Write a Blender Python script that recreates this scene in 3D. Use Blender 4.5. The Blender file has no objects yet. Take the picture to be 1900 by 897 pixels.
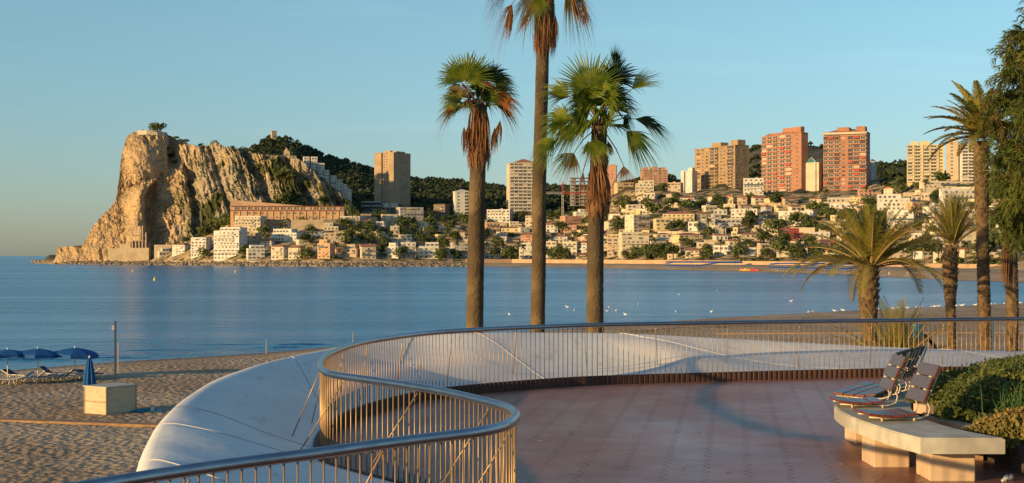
import bpy, math, random
import numpy as np
from mathutils import Vector, Matrix, noise
random.seed(7)
C = bpy.context.scene.collection
SC = bpy.context.scene
# ------------------------------------------------------------------ camera, sky, sun, exposure
F = 2640.0            # focal length in photo pixels (1900 wide)
CZ = 2.15             # eye height above the terrace floor (z = 0)
SEA = -5.6
cam_d = bpy.data.cameras.new('camera'); cam = bpy.data.objects.new('camera', cam_d); C.objects.link(cam)
cam_d.sensor_width = 36; cam_d.lens = 36*F/1900; cam_d.shift_y = 26.5/1900
cam_d.clip_start = 0.2; cam_d.clip_end = 90000
cam.location = (0, 0, CZ); cam.rotation_euler = (math.radians(90), 0, 0)
SC.camera = cam
SUN_EL, SUN_AZ = 9.3, 235.0     # degrees; azimuth clockwise from +Y (the view direction)
W = bpy.data.worlds.new('World'); SC.world = W; W.use_nodes = True
nt = W.node_tree; bg = nt.nodes['Background']; bg.inputs[1].default_value = 0.145
sky = nt.nodes.new('ShaderNodeTexSky'); sky.sky_type = 'NISHITA'; sky.sun_disc = False
sky.sun_elevation = math.radians(SUN_EL); sky.sun_rotation = math.radians(SUN_AZ)
sky.altitude = 0; sky.air_density = 1.0; sky.dust_density = 0.35; sky.ozone_density = 2.6
# thin high wisps and a faint warm-to-teal tint, laid over the whole dome
hs = nt.nodes.new('ShaderNodeMix'); hs.data_type = 'RGBA'; hs.blend_type = 'MULTIPLY'; hs.inputs[0].default_value = 1
hs.inputs[7].default_value = (1.02, 1.0, 0.95, 1)
tc = nt.nodes.new('ShaderNodeTexCoord'); mp = nt.nodes.new('ShaderNodeMapping'); mp.inputs['Scale'].default_value = (3, 3, 26)
mp.inputs['Rotation'].default_value = (0.25, 0.1, 0)
nz = nt.nodes.new('ShaderNodeTexNoise'); nz.inputs['Scale'].default_value = 2.2; nz.inputs['Detail'].default_value = 5
cr = nt.nodes.new('ShaderNodeValToRGB'); cr.color_ramp.elements[0].position = .55; cr.color_ramp.elements[0].color = (1, 1, 1, 1)
cr.color_ramp.elements[1].position = .8; cr.color_ramp.elements[1].color = (1.10, 1.07, 1.05, 1)
m2 = nt.nodes.new('ShaderNodeMix'); m2.data_type = 'RGBA'; m2.blend_type = 'MULTIPLY'; m2.inputs[0].default_value = 1
L = nt.links.new
L(tc.outputs['Generated'], mp.inputs[0]); L(mp.outputs[0], nz.inputs['Vector']); L(nz.outputs['Fac'], cr.inputs[0])
sx = nt.nodes.new('ShaderNodeSeparateXYZ'); gr = nt.nodes.new('ShaderNodeValToRGB'); el_ = gr.color_ramp.elements
el_[0].position = 0.0; el_[0].color = (.50, .58, .82, 1); el_[1].position = .16; el_[1].color = (.76, .86, .82, 1)
e3 = gr.color_ramp.elements.new(.045); e3.color = (.60, .67, .79, 1); e4 = gr.color_ramp.elements.new(.5); e4.color = (.88, .91, .87, 1)
L(tc.outputs['Generated'], sx.inputs[0]); L(sx.outputs[2], gr.inputs[0]); L(gr.outputs[0], hs.inputs[7])
L(sky.outputs[0], hs.inputs[6]); L(hs.outputs[2], m2.inputs[6]); L(cr.outputs[0], m2.inputs[7]); L(m2.outputs[2], bg.inputs[0])
sd = bpy.data.lights.new('sun', 'SUN'); sun = bpy.data.objects.new('sun', sd); C.objects.link(sun)
sd.energy = 4.5; sd.angle = math.radians(0.5); sd.color = (1.0, 0.67, 0.29)
a, e = math.radians(SUN_AZ), math.radians(SUN_EL)
sdir = Vector((math.sin(a)*math.cos(e), math.cos(a)*math.cos(e), math.sin(e)))
sun.rotation_euler = sdir.to_track_quat('Z', 'Y').to_euler(); sun.location = (-60, -40, 40)
SC.view_settings.view_transform = 'Standard'; SC.view_settings.look = 'None'
SC.view_settings.exposure = 0.55; SC.view_settings.gamma = 1.0; SC.view_settings.use_curve_mapping = False
SC.cycles.use_denoising = True; SC.cycles.max_bounces = 6; SC.cycles.transparent_max_bounces = 8

# ------------------------------------------------------------------ helpers
def P(px, py, d):
    """world point seen at photo pixel (px, py) at distance d"""
    return Vector(((px-950)*d/F, d, CZ+(475-py)*d/F))
def onz(px, py, z):
    d = F*(CZ-z)/(py-475.0)
    return Vector(((px-950)*d/F, d, z))
def lerp(a, b, t): return a+(b-a)*t
def smooth(a, b, x):
    t = np.clip((x-a)/(b-a), 0, 1); return t*t*(3-2*t)

class MB:
    def __init__(s): s.v = []; s.f = []; s.m = []
    def add(s, v, f, mi=0):
        n = len(s.v); s.v.extend([tuple(p) for p in v]); s.f.extend([tuple(i+n for i in q) for q in f]); s.m.extend([mi]*len(f)); return s
    def box(s, c, d, rz=0, mi=0, taper=1.0):
        cs, sn = math.cos(rz), math.sin(rz); v = []
        for z in (-.5, .5):
            k = 1.0 if z < 0 else taper
            for x, y in ((-.5, -.5), (.5, -.5), (.5, .5), (-.5, .5)):
                X, Y = x*d[0]*k, y*d[1]*k
                v.append((c[0]+X*cs-Y*sn, c[1]+X*sn+Y*cs, c[2]+z*d[2]))
        return s.add(v, [(3, 2, 1, 0), (4, 5, 6, 7), (0, 1, 5, 4), (1, 2, 6, 5), (2, 3, 7, 6), (3, 0, 4, 7)], mi)
    def obox(s, c, ax, ay, az, mi=0):
        """box from centre and three half-axis vectors"""
        c = Vector(c); v = []
        for z in (-1, 1):
            for x, y in ((-1, -1), (1, -1), (1, 1), (-1, 1)): v.append(c+ax*x+ay*y+az*z)
        return s.add(v, [(3, 2, 1, 0), (4, 5, 6, 7), (0, 1, 5, 4), (1, 2, 6, 5), (2, 3, 7, 6), (3, 0, 4, 7)], mi)
    def tube(s, pts, r, n=8, mi=0, cap=True):
        pts = [Vector(p) for p in pts]; k = len(pts); r = r if hasattr(r, '__len__') else [r]*k
        t0 = (pts[1]-pts[0]).normalized(); u = t0.cross(Vector((0, 0, 1)))
        if u.length < .05: u = t0.cross(Vector((1, 0, 0)))
        u.normalize(); v = []
        for i, p in enumerate(pts):
            t = (pts[min(i+1, k-1)]-pts[max(i-1, 0)]).normalized()
            u = (u-t*u.dot(t)).normalized(); w = t.cross(u)
            for j in range(n):
                a = 2*math.pi*j/n; v.append(p+(u*math.cos(a)+w*math.sin(a))*r[i])
        f = [(i*n+j, i*n+(j+1) % n, (i+1)*n+(j+1) % n, (i+1)*n+j) for i in range(k-1) for j in range(n)]
        if cap: f += [tuple(range(n-1, -1, -1)), tuple((k-1)*n+j for j in range(n))]
        return s.add(v, f, mi)
    def lathe(s, c, prof, n=16, mi=0):
        v = []; 
        for r, z in prof:
            for j in range(n):
                a = 2*math.pi*j/n; v.append((c[0]+r*math.cos(a), c[1]+r*math.sin(a), c[2]+z))
        f = [(i*n+j, i*n+(j+1) % n, (i+1)*n+(j+1) % n, (i+1)*n+j) for i in range(len(prof)-1) for j in range(n)]
        return s.add(v, f, mi)
    def grid(s, rows, mi=0, flip=False):
        """rows: list of equally long lists of points"""
        n = len(rows[0]); v = [p for r in rows for p in r]
        f = []
        for i in range(len(rows)-1):
            for j in range(n-1):
                q = (i*n+j, i*n+j+1, (i+1)*n+j+1, (i+1)*n+j); f.append(q[::-1] if flip else q)
        return s.add(v, f, mi)
    def build(s, name, mats, parent=None, smooth=False, local=False, loc=None):
        me = bpy.data.meshes.new(name); v = s.v
        off = None
        if parent is not None and not local: off = parent['_o'] if '_o' in parent else parent.location
        if loc is not None: off = loc
        if off is not None: v = [(p[0]-off[0], p[1]-off[1], p[2]-off[2]) for p in v]
        me.from_pydata(v, [], s.f)
        mats = mats if isinstance(mats, (list, tuple)) else [mats]
        for m in mats: me.materials.append(m)
        if len(mats) > 1: me.polygons.foreach_set('material_index', s.m)
        if smooth: me.polygons.foreach_set('use_smooth', [True]*len(me.polygons))
        o = bpy.data.objects.new(name, me); C.objects.link(o)
        if parent is not None: o.parent = parent
        if loc is not None: o.location = loc
        return o
def np_mesh(name, V, Q, mats, smooth=False, mi=None):
    """V (n,3) array, Q (m,k) int array"""
    me = bpy.data.meshes.new(name); k = Q.shape[1]
    me.vertices.add(len(V)); me.vertices.foreach_set('co', V.astype(np.float32).ravel())
    me.loops.add(Q.size); me.loops.foreach_set('vertex_index', Q.astype(np.int32).ravel())
    me.polygons.add(len(Q)); me.polygons.foreach_set('loop_start', np.arange(0, Q.size, k, dtype=np.int32))
    me.polygons.foreach_set('loop_total', np.full(len(Q), k, dtype=np.int32))
    for m in (mats if isinstance(mats, (list, tuple)) else [mats]): me.materials.append(m)
    if mi is not None: me.polygons.foreach_set('material_index', mi.astype(np.int32))
    if smooth: me.polygons.foreach_set('use_smooth', np.ones(len(Q), dtype=bool))
    me.update(calc_edges=True); me.validate()
    return me
def link(name, me, parent=None, loc=None):
    o = bpy.data.objects.new(name, me); C.objects.link(o)
    if parent is not None: o.parent = parent
    if loc is not None: o.location = loc
    return o
def tag(o, label=None, cat=None, group=None, kind=None):
    if label: o['label'] = label
    if cat: o['category'] = cat
    if group: o['group'] = group
    if kind: o['kind'] = kind
    return o
def thing(name, label, cat, loc=(0, 0, 0), rz=0, group=None):
    o = bpy.data.objects.new(name, None); C.objects.link(o); o.empty_display_size = .3
    o.location = loc; o.rotation_euler = (0, 0, rz); return tag(o, label, cat, group)
KIDS = {}
def copy_tree(o, parent=None):
    c = o.copy(); C.objects.link(c)
    if parent is not None: c.parent = parent
    for ch in list(o.children): copy_tree(ch, c)
    return c

# ------------------------------------------------------------------ materials
def nodes(name):
    m = bpy.data.materials.new(name); m.use_nodes = True
    return m, m.node_tree, m.node_tree.nodes['Principled BSDF']
def N_(t, kind, **kw):
    n = t.nodes.new(kind)
    for k, v in kw.items():
        if k in n.inputs: n.inputs[k].default_value = v
        else: setattr(n, k, v)
    return n
def c4(c): return (c[0], c[1], c[2], 1)
def pm(name, c1, c2=None, scale=3.0, rough=.8, bump=0.0, bscale=None, metal=0.0, detail=4, lo=.35, hi=.65, c3=None, s3=.2, coord='Object', stretch=(1, 1, 1), spec=.3, trans=0.0, bdist=.02):
    m, t, b = nodes(name); lk = t.links.new
    b.inputs['Roughness'].default_value = rough; b.inputs['Metallic'].default_value = metal
    b.inputs['Specular IOR Level'].default_value = spec
    co = N_(t, 'ShaderNodeTexCoord'); ma = N_(t, 'ShaderNodeMapping'); ma.inputs['Scale'].default_value = stretch
    lk(co.outputs[coord], ma.inputs[0])
    out = None
    if c2 is None: b.inputs['Base Color'].default_value = c4(c1)
    else:
        nz = N_(t, 'ShaderNodeTexNoise', Scale=scale, Detail=detail); lk(ma.outputs[0], nz.inputs['Vector'])
        r = N_(t, 'ShaderNodeMapRange'); r.inputs[1].default_value = lo; r.inputs[2].default_value = hi; lk(nz.outputs['Fac'], r.inputs[0])
        mx = N_(t, 'ShaderNodeMix', data_type='RGBA'); mx.inputs[6].default_value = c4(c1); mx.inputs[7].default_value = c4(c2)
        lk(r.outputs[0], mx.inputs[0]); out = mx.outputs[2]
        if c3 is not None:
            n3 = N_(t, 'ShaderNodeTexNoise', Scale=s3, Detail=3); lk(ma.outputs[0], n3.inputs['Vector'])
            r3 = N_(t, 'ShaderNodeMapRange'); r3.inputs[1].default_value = .5; r3.inputs[2].default_value = .62; lk(n3.outputs['Fac'], r3.inputs[0])
            m3 = N_(t, 'ShaderNodeMix', data_type='RGBA'); m3.inputs[7].default_value = c4(c3)
            lk(r3.outputs[0], m3.inputs[0]); lk(out, m3.inputs[6]); out = m3.outputs[2]
        lk(out, b.inputs['Base Color'])
    if bump:
        nb = N_(t, 'ShaderNodeTexNoise', Scale=bscale or scale*3, Detail=5); lk(ma.outputs[0], nb.inputs['Vector'])
        bp = N_(t, 'ShaderNodeBump', Strength=bump, Distance=bdist); lk(nb.outputs['Fac'], bp.inputs['Height']); lk(bp.outputs[0], b.inputs['Normal'])
    if trans:
        tr = N_(t, 'ShaderNodeBsdfTranslucent'); ms = N_(t, 'ShaderNodeMixShader'); ms.inputs[0].default_value = trans
        if out is not None: lk(out, tr.inputs[0])
        else: tr.inputs[0].default_value = c4(c1)
        lk(b.outputs[0], ms.inputs[1]); lk(tr.outputs[0], ms.inputs[2]); lk(ms.outputs[0], t.nodes['Material Output'].inputs[0])
    return m
# ------------------------------------------------------------------ ground as one sheet: beach, bay shore, town slope, hills
HS = CZ-SEA
def ip(u, pts): return np.interp(u, [p[0] for p in pts], [p[1] for p in pts])
N_PTS = [(-1500, 70), (-400, 86), (0, 95), (300, 106), (500, 113.7), (800, 132), (1100, 155), (1500, 191), (1900, 227), (2300, 330), (2700, 420), (4200, 500)]
S_PY = [(60, 489), (100, 490.5), (300, 492), (450, 493.5), (600, 495), (860, 495), (1100, 497), (1160, 499), (1300, 502.7), (1460, 507), (1560, 510), (1700, 517), (1780, 521), (1900, 525), (2100, 532), (2400, 536), (4200, 536)]
B_PTS = [(60, 1330), (300, 1260), (450, 1130), (600, 1080), (860, 1100), (950, 1120), (1100, 1050), (1300, 930), (1560, 850), (1700, 690), (1900, 540), (2100, 480), (4200, 440)]
TD_PTS = [(60, 1400), (280, 1300), (300, 1310), (430, 1280), (640, 1290), (725, 1400), (860, 1400), (1050, 1400), (1130, 1320), (1200, 1280), (1300, 1250), (1500, 1200), (1700, 1080), (1900, 950), (2200, 900), (4200, 900)]
TP_PTS = [(60, 481), (280, 478), (300, 462), (400, 430), (430, 412), (640, 410), (660, 398), (725, 388), (800, 400), (950, 398), (1050, 398), (1100, 392), (1130, 372), (1160, 357), (1200, 350), (1300, 362), (1500, 362), (1600, 362), (1700, 345), (1900, 335), (4200, 335)]
C_PTS = [(60, 481), (300, 478), (430, 400), (445, 300), (460, 280), (475, 272), (500, 259), (520, 257), (540, 261), (560, 271), (600, 291), (650, 304), (690, 319), (760, 335), (850, 339), (900, 346), (945, 351), (1000, 346), (1050, 351), (1130, 350), (1190, 338), (1240, 331), (1290, 336), (1340, 300), (1385, 282), (1400, 270), (1420, 266), (1495, 269), (1530, 273), (1560, 286), (1600, 297), (1630, 301), (1690, 306), (1720, 321), (1800, 331), (4200, 335)]
def noise_np(x, y, seed=0):
    """cheap smooth value noise on numpy arrays"""
    def h(i, j):
        n = np.sin(i*127.1+j*311.7+seed*74.7)*43758.5453; return n-np.floor(n)
    i = np.floor(x); j = np.floor(y); fx = x-i; fy = y-j; fx = fx*fx*(3-2*fx); fy = fy*fy*(3-2*fy)
    return (h(i, j)*(1-fx)+h(i+1, j)*fx)*(1-fy)+(h(i, j+1)*(1-fx)+h(i+1, j+1)*fx)*fy
def fbm(x, y, o=4, seed=0):
    s = 0; a = .5
    for k in range(o): s = s+a*noise_np(x*2**k, y*2**k, seed+k*3.1); a *= .5
    return s/(1-.5**o)
def ground(u, d):
    u = np.asarray(u, float); d = np.asarray(d, float)
    N = ip(u, N_PTS); S = HS*F/(ip(u, S_PY)-475); B = np.maximum(ip(u, B_PTS), S+25); T = np.maximum(ip(u, TD_PTS), B+40)
    Cp = ip(u, C_PTS); Tp = ip(u, TP_PTS); CD = np.full_like(u*d, 1900.0)
    x = (u-950)*d/F
    N = N+2.5*(fbm(x/14, x*0+3, 3)-.5)
    near = SEA+np.minimum((N-d)*.045, .62)
    near = np.maximum(near, SEA-3)
    z = near+np.where(d < N, .16*(fbm(x/3.2, d/3.2, 3, 5)-.5)*smooth(0, 12, N-d), 0)
    far = SEA+np.clip((d-S)*.06, -3, 2.2)*1.0
    z = np.where(d > N+(S-N)*.5, np.minimum(far, SEA+2.2), z)
    # town slope
    zB = SEA+2.2; tB = (d-B)/(T-B)
    pyB = 475+(CZ-zB)*F/B
    rough = (fbm(x/40, d/40, 4, 2)-.5)
    py = pyB+(Tp-pyB)*np.clip(tB, 0, 1)**.9
    zt = CZ+(475-py)*d/F+rough*5*np.clip(tB*6, 0, 1)*np.clip((1-tB)*6, 0, 1)
    z = np.where(d > B, np.maximum(zt, zB), z)
    t2 = np.clip((d-T)/(CD-T), 0, 1); py2 = Tp+(Cp-Tp)*(t2**1.15)
    zc = CZ+(475-py2)*d/F+rough*26*np.clip(t2*5, 0, 1)*(1-t2)
    z = np.where(d > T, zc, z)
    zC = CZ+(475-Cp)*1900/F
    z = np.where(d > CD, lerp(zC, SEA-3, np.clip((d-CD)/700, 0, 1)**1.3), z)
    # open sea to the left of the headland
    k = smooth(62, 92, u)
    z = np.where(d > N+(S-N)*.5, (SEA-3)*(1-k)+z*k, z)
    return z
def gz(px, d): return float(ground(np.array([float(px)]), np.array([float(d)]))[0])
def d_at(px, py, lo=None):
    """distance at which the land slope is seen at pixel row py"""
    S = HS*F/(ip(px, S_PY)-475); B = float(max(ip(px, B_PTS), S+25)); T = float(max(ip(px, TD_PTS), B+40))
    dd = np.linspace(B, 1890, 400); zz = ground(np.full(400, float(px)), dd); pp = 475-(zz-CZ)*F/dd
    k = np.argmax(pp <= py)
    return float(dd[k]) if pp[k] <= py else 1400.0
us = np.concatenate([np.linspace(-1500, -20, 60)[:-1], np.linspace(-20, 1940, 560), np.linspace(1940, 4200, 80)[1:]])
ds = np.concatenate([np.geomspace(9, 60, 24)[:-1], np.linspace(60, 240, 200)[:-1], np.linspace(240, 1000, 170)[:-1], np.linspace(1000, 1450, 110)[:-1], np.linspace(1450, 2650, 60)])
UU, DD = np.meshgrid(us, ds); ZZ = ground(UU, DD)
V = np.stack([(UU-950)*DD/F, DD, ZZ], -1).reshape(-1, 3)
nu, nd = len(us), len(ds)
I = (np.arange(nd-1)[:, None]*nu+np.arange(nu-1)[None, :]).ravel()
Q = np.stack([I, I+1, I+nu+1, I+nu], 1)
# plain sheet behind and beside the camera so the ground never ends
def ground_material():
    m, t, b = nodes('sand_and_hillside'); lk = t.links.new
    b.inputs['Roughness'].default_value = .9; b.inputs['Specular IOR Level'].default_value = .15
    co = N_(t, 'ShaderNodeTexCoord'); sp = N_(t, 'ShaderNodeSeparateXYZ'); lk(co.outputs['Object'], sp.inputs[0])
    def noi(s, det=4, vec=None):
        n = N_(t, 'ShaderNodeTexNoise', Scale=s, Detail=det); lk(vec or co.outputs['Object'], n.inputs['Vector']); return n.outputs['Fac']
    def rng(x, a, b_, c=0, d=1):
        r = N_(t, 'ShaderNodeMapRange'); lk(x, r.inputs[0]); 
        for i, q in enumerate((a, b_, c, d)): r.inputs[i+1].default_value = q
        return r.outputs[0]
    def mix(f, a, b_):
        n = N_(t, 'ShaderNodeMix', data_type='RGBA'); lk(f, n.inputs[0])
        for i, q in ((6, a), (7, b_)):
            if isinstance(q, tuple): n.inputs[i].default_value = c4(q)
            else: lk(q, n.inputs[i])
        return n.outputs[2]
    sand = mix(rng(noi(2.2), .35, .65), (.40, .28, .175), (.27, .19, .12))
    sand = mix(rng(noi(.12), .45, .62), sand, (.44, .33, .22))
    wet = rng(sp.outputs[2], SEA+.02, SEA+.22)           # wet sand by the waterline
    sand = mix(wet, (.15, .115, .085), sand)
    earth = mix(rng(noi(.08), .4, .6), (.50, .35, .19), (.33, .24, .14))
    earth = mix(rng(noi(.13, 5), .48, .55), earth, (.055, .07, .025))
    hi = rng(sp.outputs[2], SEA+2.4, SEA+4.0)
    scrub = mix(rng(noi(.05, 5), .42, .56), (.16, .125, .08), (.035, .05, .02))
    hill = N_(t, 'ShaderNodeMath', operation='GREATER_THAN'); lk(sp.outputs[1], hill.inputs[0]); hill.inputs[1].default_value = 1350
    hc = mix(hill.outputs[0], earth, scrub)
    lk(mix(hi, sand, hc), b.inputs['Base Color'])
    # footprints: dimpled sand
    v1 = N_(t, 'ShaderNodeTexVoronoi', Scale=3.2); v1.feature = 'SMOOTH_F1'; v1.inputs['Smoothness'].default_value = .6
    wob = N_(t, 'ShaderNodeMapping'); wob.inputs['Scale'].default_value = (1, .75, 1); lk(co.outputs['Object'], wob.inputs[0]); lk(wob.outputs[0], v1.inputs['Vector'])
    ad = N_(t, 'ShaderNodeMath', operation='MULTIPLY_ADD'); lk(v1.outputs['Distance'], ad.inputs[0]); ad.inputs[1].default_value = 1.1; lk(noi(4.5, 5), ad.inputs[2])
    bp = N_(t, 'ShaderNodeBump', Strength=1.0, Distance=.13); lk(ad.outputs[0], bp.inputs['Height']); lk(bp.outputs[0], b.inputs['Normal'])
    return m
M = {}
M['ground'] = ground_material()
o = link('terrain', np_mesh('terrain', V, Q, M['ground'], smooth=True)); tag(o, kind='structure')
mb = MB()
mb.add([(-4000, -3000, -5.1), (4000, -3000, -5.1), (4000, 9, -5.1), (-4000, 9, -5.1)], [(0, 1, 2, 3)])
tag(mb.build('ground', M['ground']), kind='structure')
# seabed under everything, then water
def water_material():
    m, t, b = nodes('sea_water'); lk = t.links.new
    b.inputs['Base Color'].default_value = (.03, .19, .35, 1); b.inputs['Roughness'].default_value = .22; b.inputs['IOR'].default_value = 1.33
    co = N_(t, 'ShaderNodeTexCoord')
    def noi(sc, s, det):
        mp_ = N_(t, 'ShaderNodeMapping'); mp_.inputs['Scale'].default_value = sc; lk(co.outputs['Object'], mp_.inputs[0])
        n = N_(t, 'ShaderNodeTexNoise', Scale=s, Detail=det); lk(mp_.outputs[0], n.inputs['Vector']); return n.outputs['Fac']
    a1 = noi((.55, 1, 1), .9, 5); a2 = noi((.25, 1, 1), .10, 4)
    ad = N_(t, 'ShaderNodeMath', operation='MULTIPLY_ADD'); lk(a2, ad.inputs[0]); ad.inputs[1].default_value = 3.0; lk(a1, ad.inputs[2])
    bp = N_(t, 'ShaderNodeBump', Strength=1.0, Distance=.16); lk(ad.outputs[0], bp.inputs['Height'])
    # slicks: long calm bands
    sl = noi((.004, .02, 1), 1.0, 4); r = N_(t, 'ShaderNodeMapRange'); lk(sl, r.inputs[0])
    for i, q in enumerate((.42, .60, .28, 1.2)): r.inputs[i+1].default_value = q
    lk(r.outputs[0], bp.inputs['Distance'])
    lk(bp.outputs[0], b.inputs['Normal'])
    return m
M['water'] = water_material()
mb = MB(); mb.add([(-45000, -3000, SEA), (45000, -3000, SEA), (45000, 70000, SEA), (-45000, 70000, SEA)], [(0, 1, 2, 3)])
tag(mb.build('sea', M['water']), kind='structure')

# ------------------------------------------------------------------ the rock headland
SIL = [(98, 488), (103, 478), (105, 466), (108, 459), (128, 458), (146, 459), (150, 462), (154, 455), (160, 444), (170, 425), (180, 411), (190, 400), (205, 385), (213, 374), (217, 360), (219, 345), (222, 325), (223, 305), (226, 288), (231, 266), (236, 254), (246, 247), (258, 242), (275, 241), (296, 244), (312, 251), (330, 260), (348, 266), (362, 271), (385, 270), (400, 265), (415, 272), (450, 277), (480, 287), (500, 289), (548, 292), (562, 301), (590, 325), (610, 345), (625, 352), (635, 367), (645, 385), (655, 402), (668, 425)]
BASE_V = [(92, 489), (290, 484), (320, 473), (400, 440), (430, 418), (640, 416), (668, 428)]
D0P = [(92, 1320), (180, 1302), (290, 1298), (320, 1305), (430, 1300), (640, 1302), (668, 1310)]
cu = np.concatenate([np.linspace(92, 160, 60)[:-1], np.linspace(160, 240, 110)[:-1], np.linspace(240, 668, 400)])
rt = np.linspace(0, 1, 190); bt = np.linspace(0, 1, 16)[1:]
UR, TR = np.meshgrid(cu, rt)
jag = (fbm(UR/5.0, UR*0+9, 4, 11)-.5)*6*smooth(100, 170, UR)
VT = ip(UR, SIL)+jag; VB = ip(UR, BASE_V)+6
s = TR; Vp = VB+(VT-VB)*s
D0 = ip(UR, D0P); Hm = (VB-VT)*D0/F
D1 = D0+8+.62*Hm
wu = UR+10*(fbm(UR/30, Vp/30, 3, 4)-.5); wv = Vp+14*(fbm(UR/26, Vp/22, 3, 8)-.5)
prof = s**.95
D = D0+(D1-D0)*prof
# the great brow: a bulging sunlit face on the left summit
br = np.exp(-(((UR-258)/44)**2+((Vp-292)/48)**2)*1.0); D -= 24*br
D += 22*smooth(304, 316, wu)*np.exp(-((UR-304)/24)**2)*smooth(318, 296, Vp)*smooth(238, 255, Vp)
# the ledge under the brow and the dark cleft right of the spur
led = 302-(Vp-325)*.85
D += 4*np.exp(-((Vp-(352-(UR-240)*.45))/9)**2)*smooth(215, 235, UR)*smooth(318, 290, UR)
ur = np.interp(wv, [325, 345, 365, 400, 450, 480], [298, 276, 266, 262, 268, 276])
ms = smooth(322, 366, Vp)*smooth(490, 425, Vp)*(.75+.5*(fbm(UR/16, Vp/20, 3, 88)-.2))
br2 = 1-.62*np.exp(-(((UR-262)/40)**4+((Vp-292)/40)**4))
D += 27*smooth(0, 7, wu-ur)*np.exp(-((np.maximum(wu-ur-4, 0))/27)**2)*ms
D -= 16*np.exp(-((wu-ur+8)/16)**2)*ms
# second spur and ravines on the long face
for (u0, k, amp, wd, v0) in ((338, .25, 12, 22, 300), (380, .5, 10, 16, 262), (436, .8, 13, 18, 262), (520, .9, 12, 22, 285), (566, .9, 20, 16, 292), (604, .6, 14, 14, 335)):
    uc = u0+(wv-v0)*k*.6; D += amp*smooth(0, 7, wu-uc)*np.exp(-(np.maximum(wu-uc-4, 0)/wd)**2)*smooth(v0-6, v0+22, Vp)*smooth(458, 405, Vp)
lf = smooth(318, 350, UR)
rid = 1-np.abs(2*fbm((wu-.35*wv)/13, wv/95, 4, 21)-1); DN = (4.6*lf+3)*(.6-rid)*smooth(0, .12, s)
rid2 = 1-np.abs(2*fbm((wu-.2*wv)/5.2, wv/34, 3, 31)-1); DN = DN+(3.2*lf+1.8)*(.6-rid2)
DN = DN+11*(fbm(wu/13, wv/11, 4, 41)-.5)+3.0*(fbm(UR/2.6, Vp/2.4, 3, 51)-.5)+1.2*(fbm(UR/1.1, Vp/1.0, 2, 61)-.5)
DN = DN+6*np.abs(fbm(UR/30, Vp/4.5, 3, 71)-.5)*smooth(350, 250, UR)
D = D+DN*br2*(1-.45*smooth(318, 280, UR)*smooth(340, 365, Vp))
X = (UR-950)*D/F; Z = CZ+(475-Vp)*D/F
X = (UR-950)*(D0+.3*(D1-D0)+.7*(D-D0))/F   # sideways follows the face only in part: overhangs and nooks
Z = CZ+(475-Vp)*D/F
front = np.stack([(UR-950)*D/F, D, Z], -1)
top = front[-1]; rows = [front]
for b_ in bt:
    r = top.copy(); r[:, 1] += 170*b_+12*(fbm(cu/12, cu*0+b_*9, 3, 13)-.5); r[:, 0] += 14*(fbm(cu/9, cu*0+b_*7, 3, 15)-.5)
    r[:, 2] = lerp(top[:, 2], SEA-4, b_**1.7)+10*(fbm(cu/10, cu*0+b_*6, 3, 17)-.5)*(b_ < .99)
    rows.append(r[None])
A = np.concatenate(rows, 0); nr, ncol = A.shape[0], A.shape[1]
I = (np.arange(nr-1)[:, None]*ncol+np.arange(ncol-1)[None, :]).ravel()
Q = np.stack([I, I+1, I+ncol+1, I+ncol], 1)
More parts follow.
